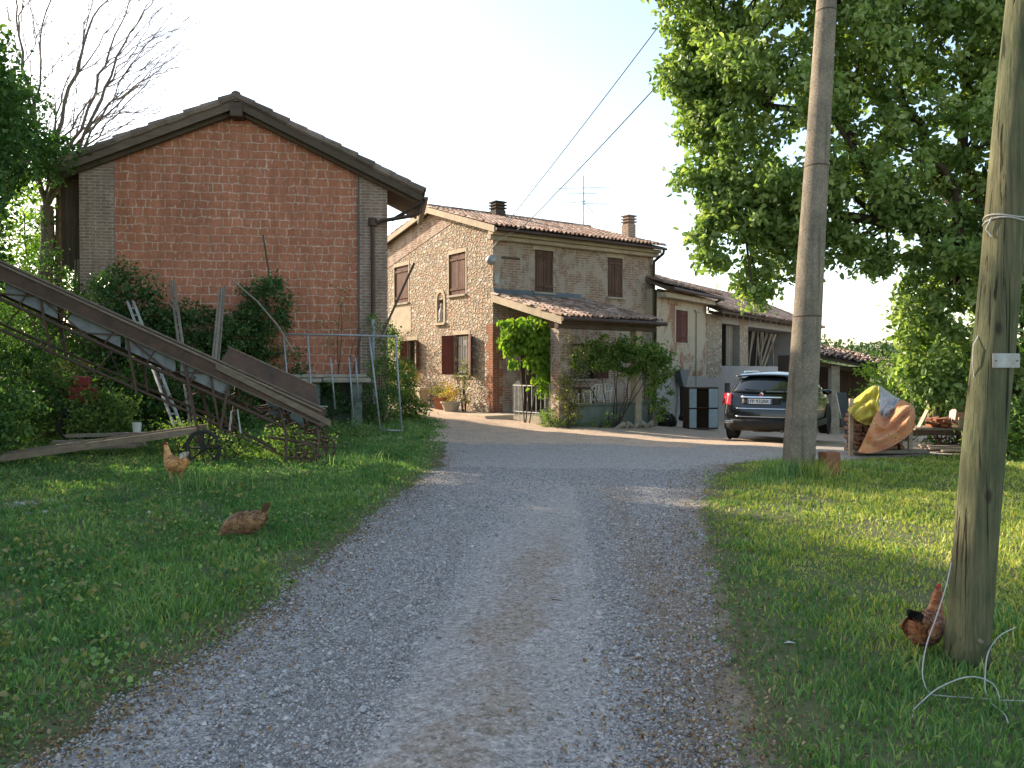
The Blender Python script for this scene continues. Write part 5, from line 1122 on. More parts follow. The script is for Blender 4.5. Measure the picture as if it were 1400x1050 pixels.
# ================================================================== HENS
def hen(loc, rz, s, cols, label, head='up', tailcol=None, sit=False, seed=1, neck_tilt=0):
    t = empty('hen', loc, rz, label, 'hen', 'hens'); t.scale = (s, s, s)
    mb = MB(); lz = .06 if sit else .15
    body = [(-.19, lz + .16, .012, .02), (-.17, lz + .145, .04, .05, -.3), (-.12, lz + .115, .075, .082, -.3), (-.05, lz + .09, .098, .102, -.15), (.03, lz + .085, .105, .108, 0), (.09, lz + .10, .092, .10, .35)]
    if head == 'up': body += [(.13, lz + .15, .062, .072, .9), (.148, lz + .21, .042, .045, 1.25), (.158, lz + .265, .033, .034, 1.35), (.17, lz + .295, .032, .031, .9), (.192, lz + .302, .026, .025, .2), (.212, lz + .298, .014, .014, 0), (.222, lz + .296, .005, .005)]
    else: body += [(.125, lz + .085, .076, .08, -.1), (.155, lz + .06, .055, .058, -.5), (.178, lz + .03, .038, .04, -.8), (.196, lz + .012, .03, .03, -.7), (.214, lz + .0, .018, .018, -.4), (.224, lz - .004, .005, .005)]
    mb.loft(body, 16); mt = G(f'hen plumage {seed}')
    g = mt; v = g.ob(); nz = g.noise(v, 9, 5, .7); vo = g.n('ShaderNodeTexVoronoi', {'Vector': g.map(v, (1, 1, 1.3)), 'Scale': 34.0})
    hsv = g.ramp(g.math('ADD', g.math('MULTIPLY', g.n('ShaderNodeSeparateColor', {0: vo.outputs['Color']}).outputs[0], .55), g.math('MULTIPLY', nz.outputs[0], .5)), cols)
    g.fin(hsv, .8, g.bump(vo.outputs['Distance'], .8, .01), 0, .2, Sheen_Weight=.2); M[f'hen{seed}'] = g.m
    bo = mb.build('body', f'hen{seed}', t, smooth=True, sub=1)
    # feathers laid over body
    rr = np.random.default_rng(seed); fm = MB(); rnd2 = random.Random(seed)
    secs = body[:6]
    def surf(x, th):
        xs = [q[0] for q in secs]; z = np.interp(x, xs, [q[1] for q in secs]); ry = np.interp(x, xs, [q[2] for q in secs]); rzz = np.interp(x, xs, [q[3] for q in secs])
        return V(x, math.cos(th) * ry, z + math.sin(th) * rzz), V(0, math.cos(th), math.sin(th))
    for i in range(420):
        x = rr.uniform(-.17, .10); th_ = rr.uniform(0, 2 * PI); p, nn = surf(x, th_); L = rr.uniform(.022, .04); d = V(-1, rr.normal() * .25, rr.normal() * .15 + .15 * math.sin(th_) * 0).normalized()
        d = (d - nn * d.dot(nn) * .8 + nn * .16).normalized(); sd = d.cross(nn).normalized() * L * .36; p = p - nn * .004; fm.cv = rnd2.random()
        fm.add([p, p + d * L * .5 + sd, p + d * L, p + d * L * .5 - sd], [(0, 1, 2, 3)])
    vc = m_varcol(f'hen feathers {seed}', [(a, c) for a, c in cols], .8, .1, 60); M[f'henf{seed}'] = vc; fm.build('feathers', f'henf{seed}', bo)
    # wings
    for sy in (-1, 1):
        wm = MB(); wm.loft([(-.155, lz + .115, .006, .01), (-.12, lz + .11, .02, .035, -.2), (-.05, lz + .105, .026, .06, -.1), (.02, lz + .105, .026, .062, 0), (.06, lz + .11, .018, .04, .2), (.078, lz + .115, .005, .01)], 10)
        wo = wm.build('wing', f'hen{seed}', t, smooth=True, sub=1); wo.location = (0, sy * .088, 0)
    tm = MB(); k_ = 9
    for i in range(k_):
        a = (i / (k_ - 1) - .5); L = .14 - abs(a) * .05; base = V(-.14, a * .05, lz + .14); d = V(-.5 - .1 * math.cos(a * 6), a * .55, .95).normalized(); sd = V(.8, a * 1.5, .35).normalized() * .02
        tm.cv = rnd2.random(); tm.prism([base - sd * .6, base + sd * .6, base + d * L * .7 + sd * 1.2, base + d * L, base + d * L * .7 - sd * 1.2], (.003, 0, .002))
    tm.build('tail', tailcol or f'henf{seed}', t)
    hx, hz_ = (.185, lz + .305) if head == 'up' else (.192, lz + .015)
    cm_ = MB(); cm_.prism([(hx - .03, -.004, hz_ + .012), (hx - .034, -.004, hz_ + .04), (hx - .018, -.004, hz_ + .03), (hx - .008, -.004, hz_ + .05), (hx + .004, -.004, hz_ + .032), (hx + .016, -.004, hz_ + .046), (hx + .024, -.004, hz_ + .012)], (0, .008, 0))
    cm_.loft([(hx + .008, hz_ - .03, .004, .010), (hx + .016, hz_ - .036, .008, .016), (hx + .024, hz_ - .03, .004, .01)], 8); cm_.build('comb', 'comb', t)
    bk = MB(); bk.path([(hx + .018, 0, hz_ - .004), (hx + .034, 0, hz_ - .009), (hx + .046, 0, hz_ - .016)], [.010, .007, .001], 8); bk.build('beak', 'beak', t)
    ey = MB()
    for sy in (-1, 1): ey.lathe([(0, .0), (.005, .001), (.0055, .004), (0, .007)] if sy > 0 else [(0, .0), (.005, -.001), (.0055, -.004), (0, -.007)], (hx + .004, sy * .022, hz_ + .002), 8, 'y')
    ey.build('eyes', 'black', t)
    if not sit:
        for sy in (-1, 1):
            lm = MB(); x0 = -.01 + sy * .03; lm.path([(x0, sy * .045, lz + .02), (x0 + .012, sy * .048, lz - .04), (x0 - .012, sy * .048, lz - .10)], [.03, .02, .009], 8); lm.path([(x0 - .012, sy * .048, lz - .10), (x0 + .004, sy * .048, .008)], [.008, .007], 7)
            for a in (-.5, 0, .5, PI): L = .05 if a != PI else .025; lm.path([(x0 + .004, sy * .048, .008), (x0 + .004 + math.cos(a) * L, sy * .048 + math.sin(a) * L, .003)], [.006, .003], 6)
            lm.build('leg', 'beak', t, smooth=True)
    return t
M['comb'] = m_plain('red comb', (.45, .04, .03), (.3, .02, .02), 30, .6, .1); M['beak'] = m_plain('horn beak', (.42, .28, .10), (.3, .2, .08), 30, .6, 0)
M['white_feather'] = m_varcol('white tail feathers', [(0, (.5, .42, .3)), (1, (.8, .76, .66))], .8, .1); M['black_feather'] = m_varcol('black tail feathers', [(0, (.01, .01, .01)), (1, (.035, .03, .025))], .5, .1)
hen(g0(-4.40, 10.5, -.01), R(150), 1.08, [(0, (.34, .13, .04)), (.4, (.55, .25, .08)), (.8, (.66, .38, .16)), (1, (.78, .58, .34))], 'buff orange hen with a white tail standing near the conveyor', tailcol='white_feather', seed=1)
hen(g0(-2.42, 7.28, .0), R(205), 1.02, [(0, (.05, .025, .012)), (.35, (.17, .08, .035)), (.6, (.30, .16, .07)), (.8, (.09, .05, .03)), (1, (.42, .29, .15))], 'speckled brown hen crouching low in the grass with its head down', head='down', sit=True, seed=2)
hen(g0(2.31, 4.47, .01), R(38), .86, [(0, (.10, .03, .015)), (.4, (.24, .08, .03)), (.75, (.36, .15, .06)), (1, (.5, .33, .18))], 'russet hen with a raised black tail behind the timber pole', tailcol='black_feather', sit=True, seed=3)

# ================================================================== BALE CONVEYOR
M['wood_brown'] = m_wood('brown plank', (.26, .20, .14), (.15, .11, .075), 0)
cv = empty('bale_conveyor', (-3.2, 13.0, ghf(-3.2, 13)), 0, 'long rusty farm conveyor sloping down from the left edge to the grass', 'farm machine')
o_ = V(-3.2, 13.0, ghf(-3.2, 13)); A0_ = spot(440, 572, 13.05) - o_; B0_ = spot(0, 371, 12.35) - o_; dC = (B0_ - A0_); B1_ = A0_ + dC * 1.75; dn = dC.normalized()
nC = V(dn.y, -dn.x, 0).normalized(); nC = -nC if nC.y < 0 else nC
wC = .62
def cl_(t, side=0.0, dz=0.0): return A0_ + dC * t + nC * side + V(0, 0, dz)
for sd_, nm_ in ((0, 'near'), (wC, 'far')):
    m_ = MB(); m_.rv(.3, .7); m_.beam(cl_(.0, sd_), cl_(1.75, sd_), .04, .20); m_.build('side_rail', 'rust', cv); m_ = MB(); m_.rv(.6, 1); m_.beam(cl_(.0, sd_, .115), cl_(1.75, sd_, .115), .085, .025); m_.rv(); m_.beam(cl_(.0, sd_, -.115), cl_(1.75, sd_, -.115), .08, .022)
    m_.build('rail_flange_lit', 'wood_brown', cv)  # lighter brown of the flanges paints the sunlit edges of the rails
m_ = MB()
for i in range(30):
    m_.rv(); t0 = .38 + 1.35 * i / 30; t1 = t0 + 1.35 / 31; m_.hexa([cl_(t0, .05, -.14), cl_(t1, .05, -.14), cl_(t1, wC - .05, -.14), cl_(t0, wC - .05, -.14), cl_(t0, .05, -.11), cl_(t1, .05, -.11), cl_(t1, wC - .05, -.11), cl_(t0, wC - .05, -.11)])
m_.build('trough', 'panel', cv)
m_ = MB()
for i in range(34): m_.rv(); t = .05 + 1.68 * i / 34; m_.beam(cl_(t, .04, .03), cl_(t, wC - .04, .03), .05, .04)
m_.build('chain_slats', 'wood_dark', cv)
for dz, r in ((-.42, .028), (-.93, .022)):
    for sd_ in (.02, wC - .02):
        m_ = MB(); m_.rv(); m_.tube(cl_(.33 if dz < -.5 else .12, sd_, dz if dz > -.5 else -.86), cl_(1.75, sd_, dz), r, n=8); m_.build('truss_tube', 'metal_dark', cv)
m_ = MB()
for sd_ in (.02, wC - .02):
    for i, t in enumerate((.36, .62, .88, 1.14, 1.4, 1.66)):
        m_.rv(); m_.beam(cl_(t, sd_, -.1), cl_(t - .03, sd_, -.93), .05, .03); m_.beam(cl_(t, sd_, -.1), cl_(t + .16, sd_, -.42), .03, .02); m_.beam(cl_(t + .1, sd_, -.42), cl_(t + .26, sd_, -.12), .03, .02)
for i in range(22):
    t = .34 + i * .064; m_.rv(); sd_ = .01 if i % 2 else wC - .02; m_.beam(cl_(t, sd_, -.42), cl_(t + (.06 if i % 3 else -.05), sd_, -.92), .022, .016); m_.beam(cl_(t, sd_, -.13), cl_(t + .03, sd_, -.42), .03, .014)
m_.build('truss_brace', 'rust', cv)
m_ = MB()
for i, t in enumerate((.30, .47, .64, .83, 1.0, 1.18, 1.38)): m_.rv(); m_.hexa([cl_(t, .035, -.33), cl_(t + .155, .035, -.33), cl_(t + .155, .045, -.33), cl_(t, .045, -.33), cl_(t, .035, -.11), cl_(t + .155, .035, -.11), cl_(t + .155, .045, -.11), cl_(t, .045, -.11)])
m_.build('guard_plate', 'panel', cv)
# feed hopper boards
m_ = MB(); m_.rv(); m_.hexa([cl_(.02, wC + .03, .06), cl_(.36, wC + .03, .06), cl_(.36, wC + .06, .06), cl_(.02, wC + .06, .06), cl_(.04, wC + .16, .42), cl_(.33, wC + .16, .40), cl_(.33, wC + .19, .40), cl_(.04, wC + .19, .42)]); m_.build('hopper_board', 'rust', cv)
m_ = MB(); m_.rv(.8, 1); m_.beam(cl_(.035, wC + .175, .43), cl_(.335, wC + .175, .41), .05, .02); m_.build('hopper_rim', 'wood_brown', cv)
m_ = MB(); m_.rv(.7, 1); m_.hexa([cl_(-.03, -.03, -.06), cl_(.34, -.03, .02), cl_(.34, -.055, .02), cl_(-.03, -.055, -.06), cl_(-.03, -.03, .04), cl_(.34, -.03, .11), cl_(.34, -.055, .11), cl_(-.03, -.055, .04)]); m_.build('hopper_plank', 'wood_brown', cv)
m_ = MB(); m_.rv(0, .3); m_.hexa([cl_(.0, .0, -.16), cl_(.34, .0, -.06), cl_(.34, wC, -.06), cl_(.0, wC, -.16), cl_(.0, .0, -.14), cl_(.34, .0, -.04), cl_(.34, wC, -.04), cl_(.0, wC, -.14)]); m_.build('hopper_floor', 'rust', cv)
# running gear at the foot and at the middle
m_ = MB()
f0 = cl_(.03, .1, -.1); f1 = cl_(.16, .1, -.15)
for (a, c) in ((cl_(.02, .05, -.1), (.02, -.1, .0)), (cl_(.02, .55, -.1), (.10, .5, .0)), (cl_(.14, .05, -.15), (-.42, -.15, .03)), (cl_(.14, .55, -.15), (-.40, .55, .03))):
    m_.rv(); c = Vector(c); mid = a.lerp(c, .5) + V(.06, 0, 0); m_.path([a, mid, c], .024, 6)
m_.rv(); m_.tube((-.75, 0, .42), (.1, 0, .3), .022); m_.tube((-.75, .5, .42), (.1, .5, .3), .022); m_.tube((-.42, -.1, .1), (.02, -.1, .08), .02); m_.tube((.05, -.15, .12), (.09, .6, .12), .025)
m_.tube(cl_(.33, .3, -.82), (-.65, .1, .2), .022); m_.tube(cl_(.33, .0, -.9), (-.5, 0, .12), .016)
m_.build('foot_frame', 'metal_dark', cv)
def spoked(c, r, wd, parent, mat='metal_dark', ns=8):
    m_ = MB(); c = Vector(c); m_.path([c + V(r * math.cos(t), 0, r * math.sin(t)) for t in [2 * PI * i / 20 for i in range(21)]], wd, 6, cap=False)
    for i in range(ns): t = 2 * PI * i / ns; m_.tube(c, c + V(r * math.cos(t), 0, r * math.sin(t)), wd * .5, n=5)
    m_.lathe([(.0, -.05), (.04, -.05), (.04, .05), (.0, .05)], c, 10, 'y'); return m_.build('wheel', mat, parent)
spoked((-.12, -.12, .17), .15, .02, cv, ns=6); spoked((.06, .5, .20), .17, .022, cv, 'rust', 6)
cm0 = cl_(.37, .0, 0); base = V(cm0.x - .05, cm0.y, 0)
m_ = MB()
for sd_ in (.0, wC): m_.rv(); m_.beam(cl_(.30, sd_, -.1), (base.x + .2, base.y + sd_, .25), .05, .04); m_.beam(cl_(.44, sd_, -.1), (base.x - .05, base.y + sd_, .25), .05, .04)
m_.tube((base.x + .05, base.y - .15, .27), (base.x + .05, base.y + wC + .15, .27), .035); m_.build('axle_frame', 'metal_dark', cv)
spoked((base.x + .05, base.y - .16, .28), .26, .035, cv, 'tyre'); spoked((base.x + .05, base.y + wC + .16, .28), .26, .035, cv, 'tyre')
m_ = MB(); m_.path([(base.x + .42, base.y - .05, .55), (base.x + .45, base.y - .05, .85), (base.x + .55, base.y - .05, .88), (base.x + .60, base.y - .05, .5)], .012, 6); m_.build('crank_handle', 'white_paint', cv)
m_ = MB(); rr = random.Random(5)
for i in range(60): a = cl_(rr.uniform(.0, .45), rr.uniform(0, wC), -.15 - rr.uniform(0, .25)); m_.rv(); m_.tube(a, a + V(rr.uniform(-.35, .35), rr.uniform(-.1, .1), rr.uniform(-.2, .1)), rr.uniform(.008, .022), n=5)
m_.build('drive_rods', 'rust', cv)

# ---- things leaning and lying on the left
def lean(pts, w_, h_, mat, name, label, cat, group=None, tube=False):
    P = [Vector(p) for p in pts]; m_ = MB(); m_.rv(.5, 1)
    if tube: m_.path([p - P[0] for p in P], w_, 7)
    else: m_.beam(P[0] - P[0], P[1] - P[0], w_, h_, V(0, 1, 0))
    o = m_.build(name, mat, bevel=0); o.location = P[0]; return prop(o, label, cat, group)
def ladder_pole(px0, py0, d0, px1, py1, d1, wid, label, nm='narrow_ladder', mt='white_paint'):
    a = spot(px0, py0, d0); b = spot(px1, py1, d1); b.z = max(b.z, ghf(b.x, b.y) - .03); L = (a - b).length; t = empty(nm, b, 0, label, 'ladder', 'old pale ladders leaning at the barn'); d = (a - b).normalized(); s_ = V(1, 0, 0) * wid / 2
    for sg in (-1, 1): m_ = MB(); m_.rv(.6, 1); m_.beam(s_ * sg, d * L + s_ * sg, .035, .05, V(0, 1, 0)); m_.build('rail', mt, t)
    m_ = MB(); n = int(L / .28)
    for i in range(1, n): m_.rv(.7, 1); p = d * (L * i / n); m_.beam(p - s_, p + s_, .05, .03)
    m_.build('rung', mt, t)
ladder_pole(179, 412, 17.6, 246, 592, 14.6, .13, 'narrow white ladder leaning through the tall ivy clump')
ladder_pole(236, 384, 18.4, 264, 592, 14.9, .08, 'narrow grey ladder right of the leaning white one', mt='wood_grey')
ladder_pole(303, 395, 18.5, 290, 520, 16.4, .05, 'short pale ladder standing between the ivy clumps', mt='wood_grey')
lean([spot(298, 500, 17.0), spot(308, 392, 18.6)], .04, .04, 'wood_grey', 'leaning_stick', 'grey stick leaning beside the short pale ladder', 'stick', 'sticks leaning at the barn')
lean([spot(369, 402, 18.9), spot(368, 370, 18.9), spot(361, 322, 19.0)], .022, 0, 'wood_dark', 'leaning_stick', 'dark thin stick rising out of the round ivy bush', 'stick', 'sticks leaning at the barn', True)
lean([spot(402, 482, 17.6), spot(380, 445, 17.8), spot(352, 412, 18.0), spot(318, 383, 18.2)], .02, 0, 'wood_grey', 'leaning_stick', 'curved bare branch leaning across the round ivy bush', 'stick', 'sticks leaning at the barn', True)
lean([spot(517, 470, 18.9), spot(535, 430, 18.9), spot(567, 360, 18.8)], .028, 0, 'wood_dark', 'leaning_stick', 'dark pole leaning out past the right pier of the barn', 'stick', 'sticks leaning at the barn', True)
# frame lying on the ground
a = spot(0, 643, 11.2); b_ = spot(262, 578, 12.6); fr_ = empty('wooden_ladder', (a.x, a.y, ghf(a.x, a.y)), 0, 'long grey wooden ladder lying low on the bank at the left edge', 'ladder')
a = V(-8.6, 11.25, ghf(-8.6, 11.25) + .06); b_ = V(-5.0, 12.75, ghf(-5, 12.75) + .50); o2 = fr_.location.copy(); fr_.location = (a.x, a.y, ghf(a.x, a.y)); o2 = fr_.location
for q, nm_ in ((V(0, 0, 0), 0), (V(-.05, .55, .02), 1)): m_ = MB(); m_.rv(.5, 1); m_.beam(a + q - o2, b_ + q - o2, .06, .10); m_.build('rail', 'wood_brown', fr_)
for i in range(7): m_ = MB(); m_.rv(.6, 1); p = a.lerp(b_, (i + .6) / 7) - o2; m_.beam(p, p + V(-.05, .55, .02), .05, .04); m_.build('rung', 'wood_grey', fr_)
m_ = MB(); m_.rv(); p = b_ - o2; m_.beam(p + V(0, .2, -.55), p + V(0, .2, .0), .05, .05); m_.build('leg', 'wood_dark', fr_)
# pale planks stack beneath
for i in range(3):
    p = V(-7.0 + i * .1, 13.2 + i * .22, 0); p.z = ghf(p.x, p.y) + .12 + i * .09; m_ = MB(); m_.rv(.4, .9); m_.beam((-.75, 0, 0), (.75, .2, .03), .18, .05); o = m_.build('loose_plank', 'wood_grey'); o.location = p
    prop(o, ['lowest grey plank half hidden behind the long lying ladder', 'middle grey plank behind the long lying ladder', 'topmost grey plank behind the long lying ladder'][i], 'plank', 'planks on the left bank')
    if 1:
        pass
bk = g0(-6.72, 14.4, .25); bu = empty('bucket', (bk.x, bk.y, ghf(bk.x, bk.y)), 0, 'small white bucket standing in the undergrowth below the conveyor', 'bucket')
m_ = MB(); m_.lathe([(.065, 0), (.08, .17), (.085, .175), (.075, .17), (.06, .02)], (0, 0, .28), 18); m_.build('shell', 'white_plastic', bu, smooth=False)
m_ = MB(); m_.lathe([(.17, 0), (.19, .27), (.15, .28)], (0, 0, 0), 12); m_.build('stand', 'stone', bu)
mt_ = empty('garden_tiller', g0(-8.1, 15.2), .4, 'rusty red machine half buried in leaves under the conveyor', 'farm machine')
M['red_metal'] = m_plain('faded red metal', (.30, .04, .03), (.14, .03, .02), 7, .7, .2)
m_ = MB(); m_.box(-.25, .25, -.2, .2, .75, 1.05); m_.box(-.18, .12, -.15, .15, 1.05, 1.25); m_.build('engine_cover', 'red_metal', mt_, bevel=.03)
m_ = MB(); m_.path([(-.2, 0, .8), (-.5, 0, 1.1), (-.8, 0, 1.3)], .02, 7); m_.path([(.2, .1, .8), (.15, .1, .35)], .03, 7); m_.build('handle', 'metal_dark', mt_)
spoked((-.1, -.25, .38), .3, .05, mt_, 'tyre'); spoked((-.1, .25, .38), .3, .05, mt_, 'tyre')
# white tubular frame
o3 = g0(-4.55, 17.7, 0); wf = empty('tubular_gate', o3, 0, 'tall white tubular steel gate frame propped in front of the barn', 'gate')
D3 = 17.8
def wt(name, pts, r): m_ = MB(); m_.path([spot(*p) - o3 for p in pts], r, 8); return m_.build(name, 'galv', wf, smooth=True)
wt('top_bar', [(387, 457, D3), (470, 458, D3), (542, 460, D3)], .022)
for (p0, p1) in (((388, 457, D3), (397, 575, D3)), ((505, 459, D3), (520, 588, D3 - .15)), ((541, 460, D3), (549, 590, D3 - .15)), ((421, 458, D3 + .4), (428, 580, D3 + .3)), ((452, 489, D3 + .4), (458, 560, D3 + .4)), ((477, 489, D3 + .4), (483, 570, D3 + .4)), ((486, 489, D3 + .45), (490, 545, D3 + .4))): wt('upright', [p0, p1], .02)
wt('bottom_bar', [(519, 588, D3 - .15), (550, 589, D3 - .15)], .016); wt('brace', [(418, 554, D3), (448, 556, D3)], .014)
# low stone hutch with slab top
o4 = g0(-4.6, 18.7); hu = empty('stone_hutch', o4, R(8.9), 'low stone and cement hutch with slab roof against the barn', 'hutch')
m_ = MB(); m_.box(-1.05, -.75, -.3, .4, -.2, .95); m_.box(.85, 1.1, -.3, .4, -.2, .95); m_.box(-.05, .15, -.3, .4, -.2, .95); m_.box(-.75, .85, .3, .4, -.2, .95); m_.build('walls', 'cement', hu, bevel=.015)
m_ = MB(); m_.rv(); m_.box(-1.25, .2, -.45, .5, .953, 1.05); m_.rv(); m_.box(.22, 1.3, -.42, .5, .953, 1.06); m_.rv(); m_.box(-.9, 1.2, -.35, .4, 1.065, 1.14); m_.build('slab', 'stone', hu, bevel=.02)
m_ = MB(); m_.lathe([(.16, 0), (.2, .35), (.19, .37), (.14, .36)], (-.45, -.15, .0), 14); o = m_.build('basin', 'galv', None); o.location = o4 + V(0, -.2, 0); prop(o, 'grey metal basin standing inside the stone hutch', 'basin')
m_ = MB(); m_.lathe([(.22, 0), (.26, .1), (.25, .45), (.2, .5)], (0, 0, 0), 16); o = m_.build('feed_drum', 'cement', None); o.location = g0(-4.9, 18.0) + V(0.1, 0, 0); prop(o, 'round grey drum standing behind the white frame', 'drum')

# ================================================================== YARD THINGS
def pot(loc, r, h, label, mat='terracotta', plant=None, seed=1, sq=False, ph=.35):
    t = empty('flower_pot', loc, .3, label, 'flower pot', 'flower pots by the gable'); m_ = MB()
    m_.lathe([(r * .68, 0), (r * .95, h * .85), (r * 1.08, h * .86), (r * 1.08, h), (r * .92, h), (r * .88, h * .88)], (0, 0, 0), 4 if sq else 16); m_.build('pot', mat, t)
    m_ = MB(); m_.lathe([(r * .85, h * .87), (.0, h * .9)], (0, 0, 0), 12); m_.build('earth', 'soil', t)
    rg = np.random.default_rng(seed); leaves('plant', ell(0, 0, h + ph * .5, r * 1.3, r * 1.3, ph * .55, 26, rg, .3), 26, .09, .05, plant or 'shrub_leaf', t, seed)
pot(HL(-.62, 1.95), .26, .38, 'square clay planter with feathery plant under the barred window', plant='olive_leaf', seed=51, sq=True, ph=.5)
pot(HL(-.75, 1.15), .3, .3, 'wide low pot of pale flowers beside the square planter', 'stone', 'yellow_leaf', 52, ph=.45)
pot(HL(-.95, 3.6), .17, .26, 'small dark pot on the pale stone bench', 'rust', 'shrub_leaf', 53, ph=.2)
bn = empty('stone_bench', HL(-.7, 4.0), TH, 'pale low stone bench wall beside the gable', 'bench')
m_ = MB(); m_.box(-.2, .2, -1.2, 1.4, .42, .52); m_.build('seat', 'plaster', bn, bevel=.01); m_ = MB(); m_.box(-.16, .16, -1.1, -.8, 0, .418); m_.box(-.16, .16, 1.0, 1.3, 0, .418); m_.box(.0, .16, -.8, 1.0, 0, .418); m_.build('support', 'plaster', bn, bevel=.01)
m_ = MB(); m_.box(-.9, .04, -1.2, 5.5, -.2, .03); o = m_.build('gable_pavement', 'plaster', None); o.location = HL(-.15, 0, ghf(-.9, 23.8) + .02); o.rotation_euler = (0, 0, TH); prop(o, kind='structure')
m_ = MB()
for i in range(6): m_.rv(); m_.tube((0, -.05 * i + .1, 0), (0, -.05 * i + .1, .9), .012, n=6)
o_gate = empty('lattice_panel', HL(-.12, .28, ghf(-.6, 23.3) + .15), TH, 'pale curved panel leaning by the brick corner of the farmhouse', 'panel')
m_ = MB(); m_.prism([(0, 0, 0), (0, -.45, 0), (0, -.5, .7), (0, -.3, .95), (0, 0, .8)], (.04, 0, 0)); o = m_.build('board', 'white_paint', o_gate); o_gate.location = HL(.35, -.5, .35)
# plastic chairs on the porch
def chair(loc, rz, label, group='white plastic chairs on the porch'):
    t = empty('plastic_chair', loc, rz, label, 'chair', group)
    m_ = MB(); m_.grid(lambda a, c: V(-.22 + .44 * a, -.22 + .44 * c, .42 - .02 * math.sin(PI * a) * math.sin(PI * c)), 6, 6); m_.build('seat', 'white_plastic', t, smooth=True, solid=.015)
    m_ = MB()
    for i in range(5): x = -.17 + i * .085; m_.beam((x, .21, .44), (x * 1.1, .30, .80), .035, .012, V(1, 0, 0))
    m_.path([(-.22, .20, .42), (-.23, .27, .74), (-.12, .31, .84), (.12, .31, .84), (.23, .27, .74), (.22, .20, .42)], .018, 7); m_.build('backrest', 'white_plastic', t)
    for sx in (-1, 1):
        for sy in (-1, 1): m_ = MB(); m_.path([(sx * .2, sy * .2, .42), (sx * .235, sy * .24, 0)], [.024, .018], 7); m_.build('leg', 'white_plastic', t)
        m_ = MB(); m_.path([(sx * .23, .25, .64), (sx * .26, -.1, .65), (sx * .25, -.2, .60), (sx * .21, -.2, .42)], .02, 7); m_.build('armrest', 'white_plastic', t)
    return t
c1 = chair(HL(1.15, -2.1, .33), TH + .5, 'white plastic chair on the porch nearest the brick pillar')
for (x, y, r, lb) in ((1.9, -2.3, 2.9, 'white plastic chair in the middle of the porch, back to the yard'), (2.5, -1.9, -1.2, 'white plastic chair at the right end of the porch')):
    c = copy_tree(c1); c.location = HL(x, y, .33); c.rotation_euler[2] = TH + r; c['label'] = lb
tb = empty('garden_table', HL(1.8, -1.5, .33), TH, 'small brown table behind the plastic chairs on the porch', 'table')
m_ = MB(); m_.box(-.55, .55, -.35, .35, .70, .74); m_.build('tabletop', 'shutter', tb, bevel=.01)
for sx in (-1, 1):
    for sy in (-1, 1): m_ = MB(); m_.box(sx * .48 - .03, sx * .48 + .03, sy * .28 - .03, sy * .28 + .03, 0, .698); m_.build('leg', 'shutter', tb)
# leaning plank + junk at the porch right end
lean([g0(4.15, 23.3, .02), V(3.95, 24.3, 1.65)], .16, .03, 'wood_grey', 'leaning_plank', 'grey plank leaning beside the right end of the porch', 'plank')
m_ = MB(); rr = random.Random(9)
for i in range(9):
    m_.rv(); x = rr.uniform(-.8, .8); m_.path([(x, rr.uniform(-.1, .1), .0), (x + rr.uniform(.1, .3), rr.uniform(-.1, .1), .12), (x + .3, 0, .05)], [.03, .08, .03], 7)
o = m_.build('stone_row', 'stone'); o.location = HL(2.5, -3.35); o.rotation_euler = (0, 0, TH); prop(o, 'row of pale stones along the foot of the porch wall', 'stones', kind='stuff')
# dark sculpture-like tool rack on annex wall, black bags, cabinet
fu = empty('wall_funnel', (0, 0, 0), TA, 'grey metal funnel with dark spout hanging on the annex wall', 'funnel'); AM = Matrix.Translation((4.67, 26.6, 0)) @ Matrix.Rotation(TA, 4, 'Z'); fu.location = AM @ V(1.9, -.12, .9)
m_ = MB(); m_.prism([(-.45, 0, .7), (.45, 0, .7), (.12, 0, .1), (-.12, 0, .1)], (0, -.18, 0)); m_.build('hood', 'lead', fu, bevel=.01); m_ = MB(); m_.path([(0, -.08, .12), (-.02, -.1, -.4), (-.15, -.15, -.85), (-.3, -.2, -1.0)], [.10, .09, .08, .12], 10); m_.build('spout', 'car_black', fu)
for i, (px, d, s_, lb) in enumerate(((907, 24.2, .24, 'black rubbish sack slumped left of the metal cabinet'), (918, 24.4, .17, 'small dark sack touching the bigger black one'))):
    p = SB(px, 0, d); m_ = MB(); m_.lathe([(.02, 0), (s_ * .9, .02), (s_ * 1.1, s_ * .8), (s_ * .8, s_ * 1.7), (s_ * .3, s_ * 2.1), (s_ * .35, s_ * 2.3), (.02, s_ * 2.2)], (0, 0, 0), 9); o = m_.build('rubbish_sack', 'car_black', None, smooth=True); o.location = g0(p.x, p.y); prop(o, lb, 'sack', 'black sacks by the annex')
M['cab_blue'] = m_plain('pale blue grey cabinet', (.36, .44, .50), (.26, .33, .38), 4, .6, .1)
p = SB(962, 0, 23.8); cb_ = empty('metal_cabinet', g0(p.x, p.y, .02), R(8), 'pale blue metal cabinet with dark middle opening left of the car', 'cabinet')
m_ = MB(); m_.box(-.46, .46, 0, .5, 0, .04); m_.box(-.46, .46, 0, .5, 1.21, 1.25); m_.box(-.46, -.43, 0, .5, .04, 1.21); m_.box(.43, .46, 0, .5, .04, 1.21); m_.box(-.43, .43, .46, .5, .04, 1.21); m_.box(-.43, .43, .1, .46, .62, .65); m_.build('carcass', 'metal_dark', cb_, bevel=.005)
for x0, x1 in ((-.44, -.22), (.16, .44)):
    for z0, z1 in ((.05, .60), (.64, 1.2)): m_ = MB(); m_.box(x0, x1, -.02, -.002, z0, z1); m_.build('door_panel', 'cab_blue', cb_, bevel=.006)

